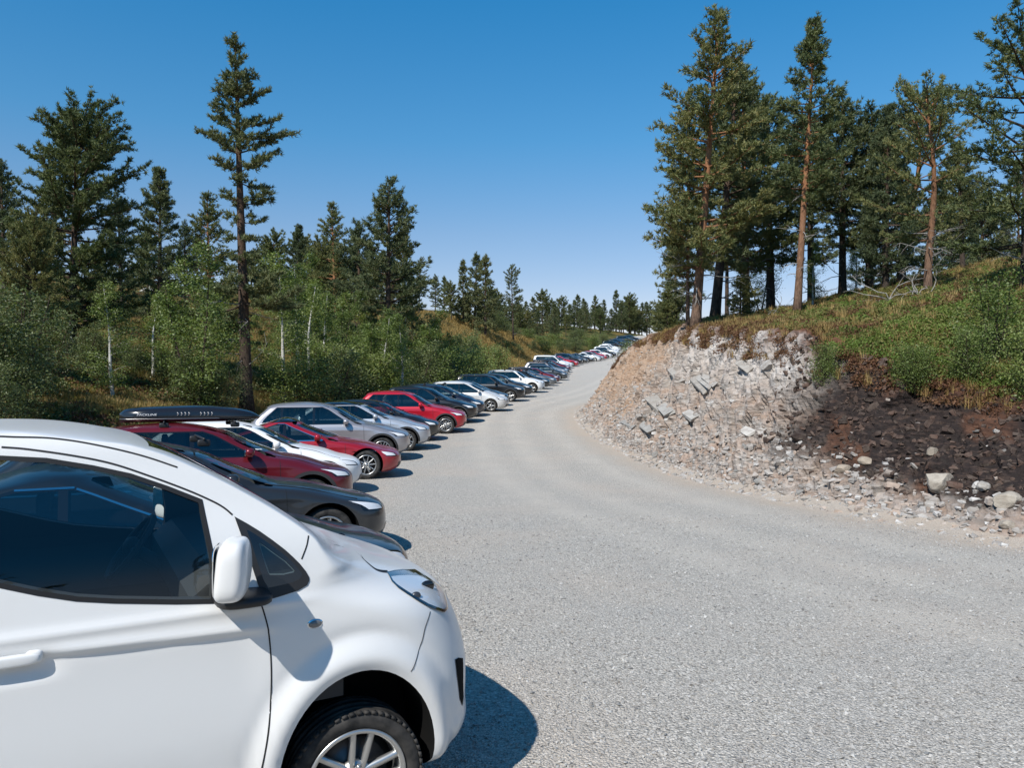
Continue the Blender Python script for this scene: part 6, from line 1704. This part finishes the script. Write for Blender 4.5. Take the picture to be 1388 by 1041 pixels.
# ------------------------------------------------------------------ small things
pp = pix(872, 470, 52); zp = th(pp[0], pp[1])
mp_ = empty('marker_pole', (pp[0], pp[1], zp))
link('pole', MB().add(tube_vf([(0, 0, -.2), (0, 0, .78)], .022, 8)).mesh('pole'), simple('marker_pink', (.62, .33, .30), .6), mp_)
link('cap', MB().add(superell((0, 0, .84), (.05, .05, .075), (1, 1), 12, 8)).mesh('cap'), M['whiteplate'], mp_)
tag(mp_, 'thin pinkish marker pole with a white cap at the road edge', 'pole')
def dead_branch(name, x, y, z, seed, label, L=1.2):
    g2 = np.random.RandomState(seed); mb = MB()
    for q in range(7):
        p = np.array([0, 0, .1]); d = np.array([g2.normal(), g2.normal(), g2.uniform(.1, .9)]); d /= np.linalg.norm(d); pts = [p]
        for w in range(6): d = d+g2.normal(size=3)*.28+np.array([0, 0, -.10]); d /= np.linalg.norm(d); pts.append(pts[-1]+d*L/6)
        mb.add(tube_vf(pts, list(np.linspace(.02, .004, 7)), 5, False))
        for w in (2, 3, 4, 5):
            e = d+g2.normal(size=3); e /= np.linalg.norm(e); mb.add(tube_vf([pts[w], pts[w]+e*L*.18, pts[w]+e*L*.3-np.array([0, 0, .06])], [.009, .006, .003], 4, False))
    o = link(name, mb.mesh(name), M['deadwood']); o.location = (x, y, z); return tag(o, label, 'dead branch')
for (u, v, D, sd_, lab, L) in [(1205, 395, 24.5, 1, 'tangle of dead grey branches on the heath by the gnarled pine', 1.5), (1245, 385, 23.6, 2, 'bleached dead branch leaning on the gnarled pine trunk', 1.1), (1045, 408, 27, 3, 'dead grey sticks lying on the hill near the bare orange trunk', .9)]:
    x = (u-694)/F*D; dead_branch('dead_branch', x, D, th(x, D), sd_, lab, L)
for i, (u, D, s_) in enumerate([(197, 68, .5), (206, 70, .7), (213, 67, .55), (217, 69, .45)]):
    x = (u-694)/F*D; z = CZ-(374-520.5)/F*D
    r_ = np.random.RandomState(60+i); bm = bmesh.new(); bmesh.ops.create_icosphere(bm, subdivisions=3, radius=1); co = np.array([w.co for w in bm.verts])
    for _ in range(9):
        n = r_.normal(size=3); n /= np.linalg.norm(n); h = co@n-r_.uniform(.6, .9); co = co-np.maximum(h, 0)[:, None]*n*.9
    for w, c in zip(bm.verts, co): w.co = c*s_*np.array([1, .9, .8])
    me = bpy.data.meshes.new('pale_boulder'); bm.to_mesh(me); bm.free(); me.materials.append(simple('pale_rock', (.62, .61, .58), .9))
    o = bpy.data.objects.new('pale_boulder', me); COL.objects.link(o); o.location = (x, D, th(x, D)+s_*.3); tag(o, 'pale boulder on the slope between the left bank pines', 'boulder', 'pale boulders on the left slope')
# distant snow-streaked mountain
xs = np.linspace(-9000, 9000, 180); V = []; Fc = []
def mtn_mat():
    t = NT('far_mountain'); p = t.pos(); n = t.noise(p, .0022, 6.0, .65)
    sep = t.node('ShaderNodeSeparateXYZ'); t.l.new(p, sep.inputs[0])
    k = t.math('ADD', t.math('DIVIDE', sep.outputs[2], 1500.0), t.math('MULTIPLY', n, .6))
    t.set(t.b, Base_Color=t.ramp(k, [(.70, (.16, .20, .26)), (.80, (.75, .78, .82))]), Roughness=1.0); return t.m
for x in xs:
    h = 820+260*float(fbm2(np.array([x]), np.array([0.]), .0006, 5)[0])
    for yo, f in ((10500, 0), (11200, .55), (11800, .92), (12000, 1.0), (13000, 0)): V.append((x, yo, -60+h*f*(1+.06*math.sin(x*.003+yo))))
for i in range(len(xs)-1):
    for j in range(4): Fc.append((i*5+j, (i+1)*5+j, (i+1)*5+j+1, i*5+j+1))
link('mountain', mesh_py('mountain', V, Fc), mtn_mat())['kind'] = 'structure'
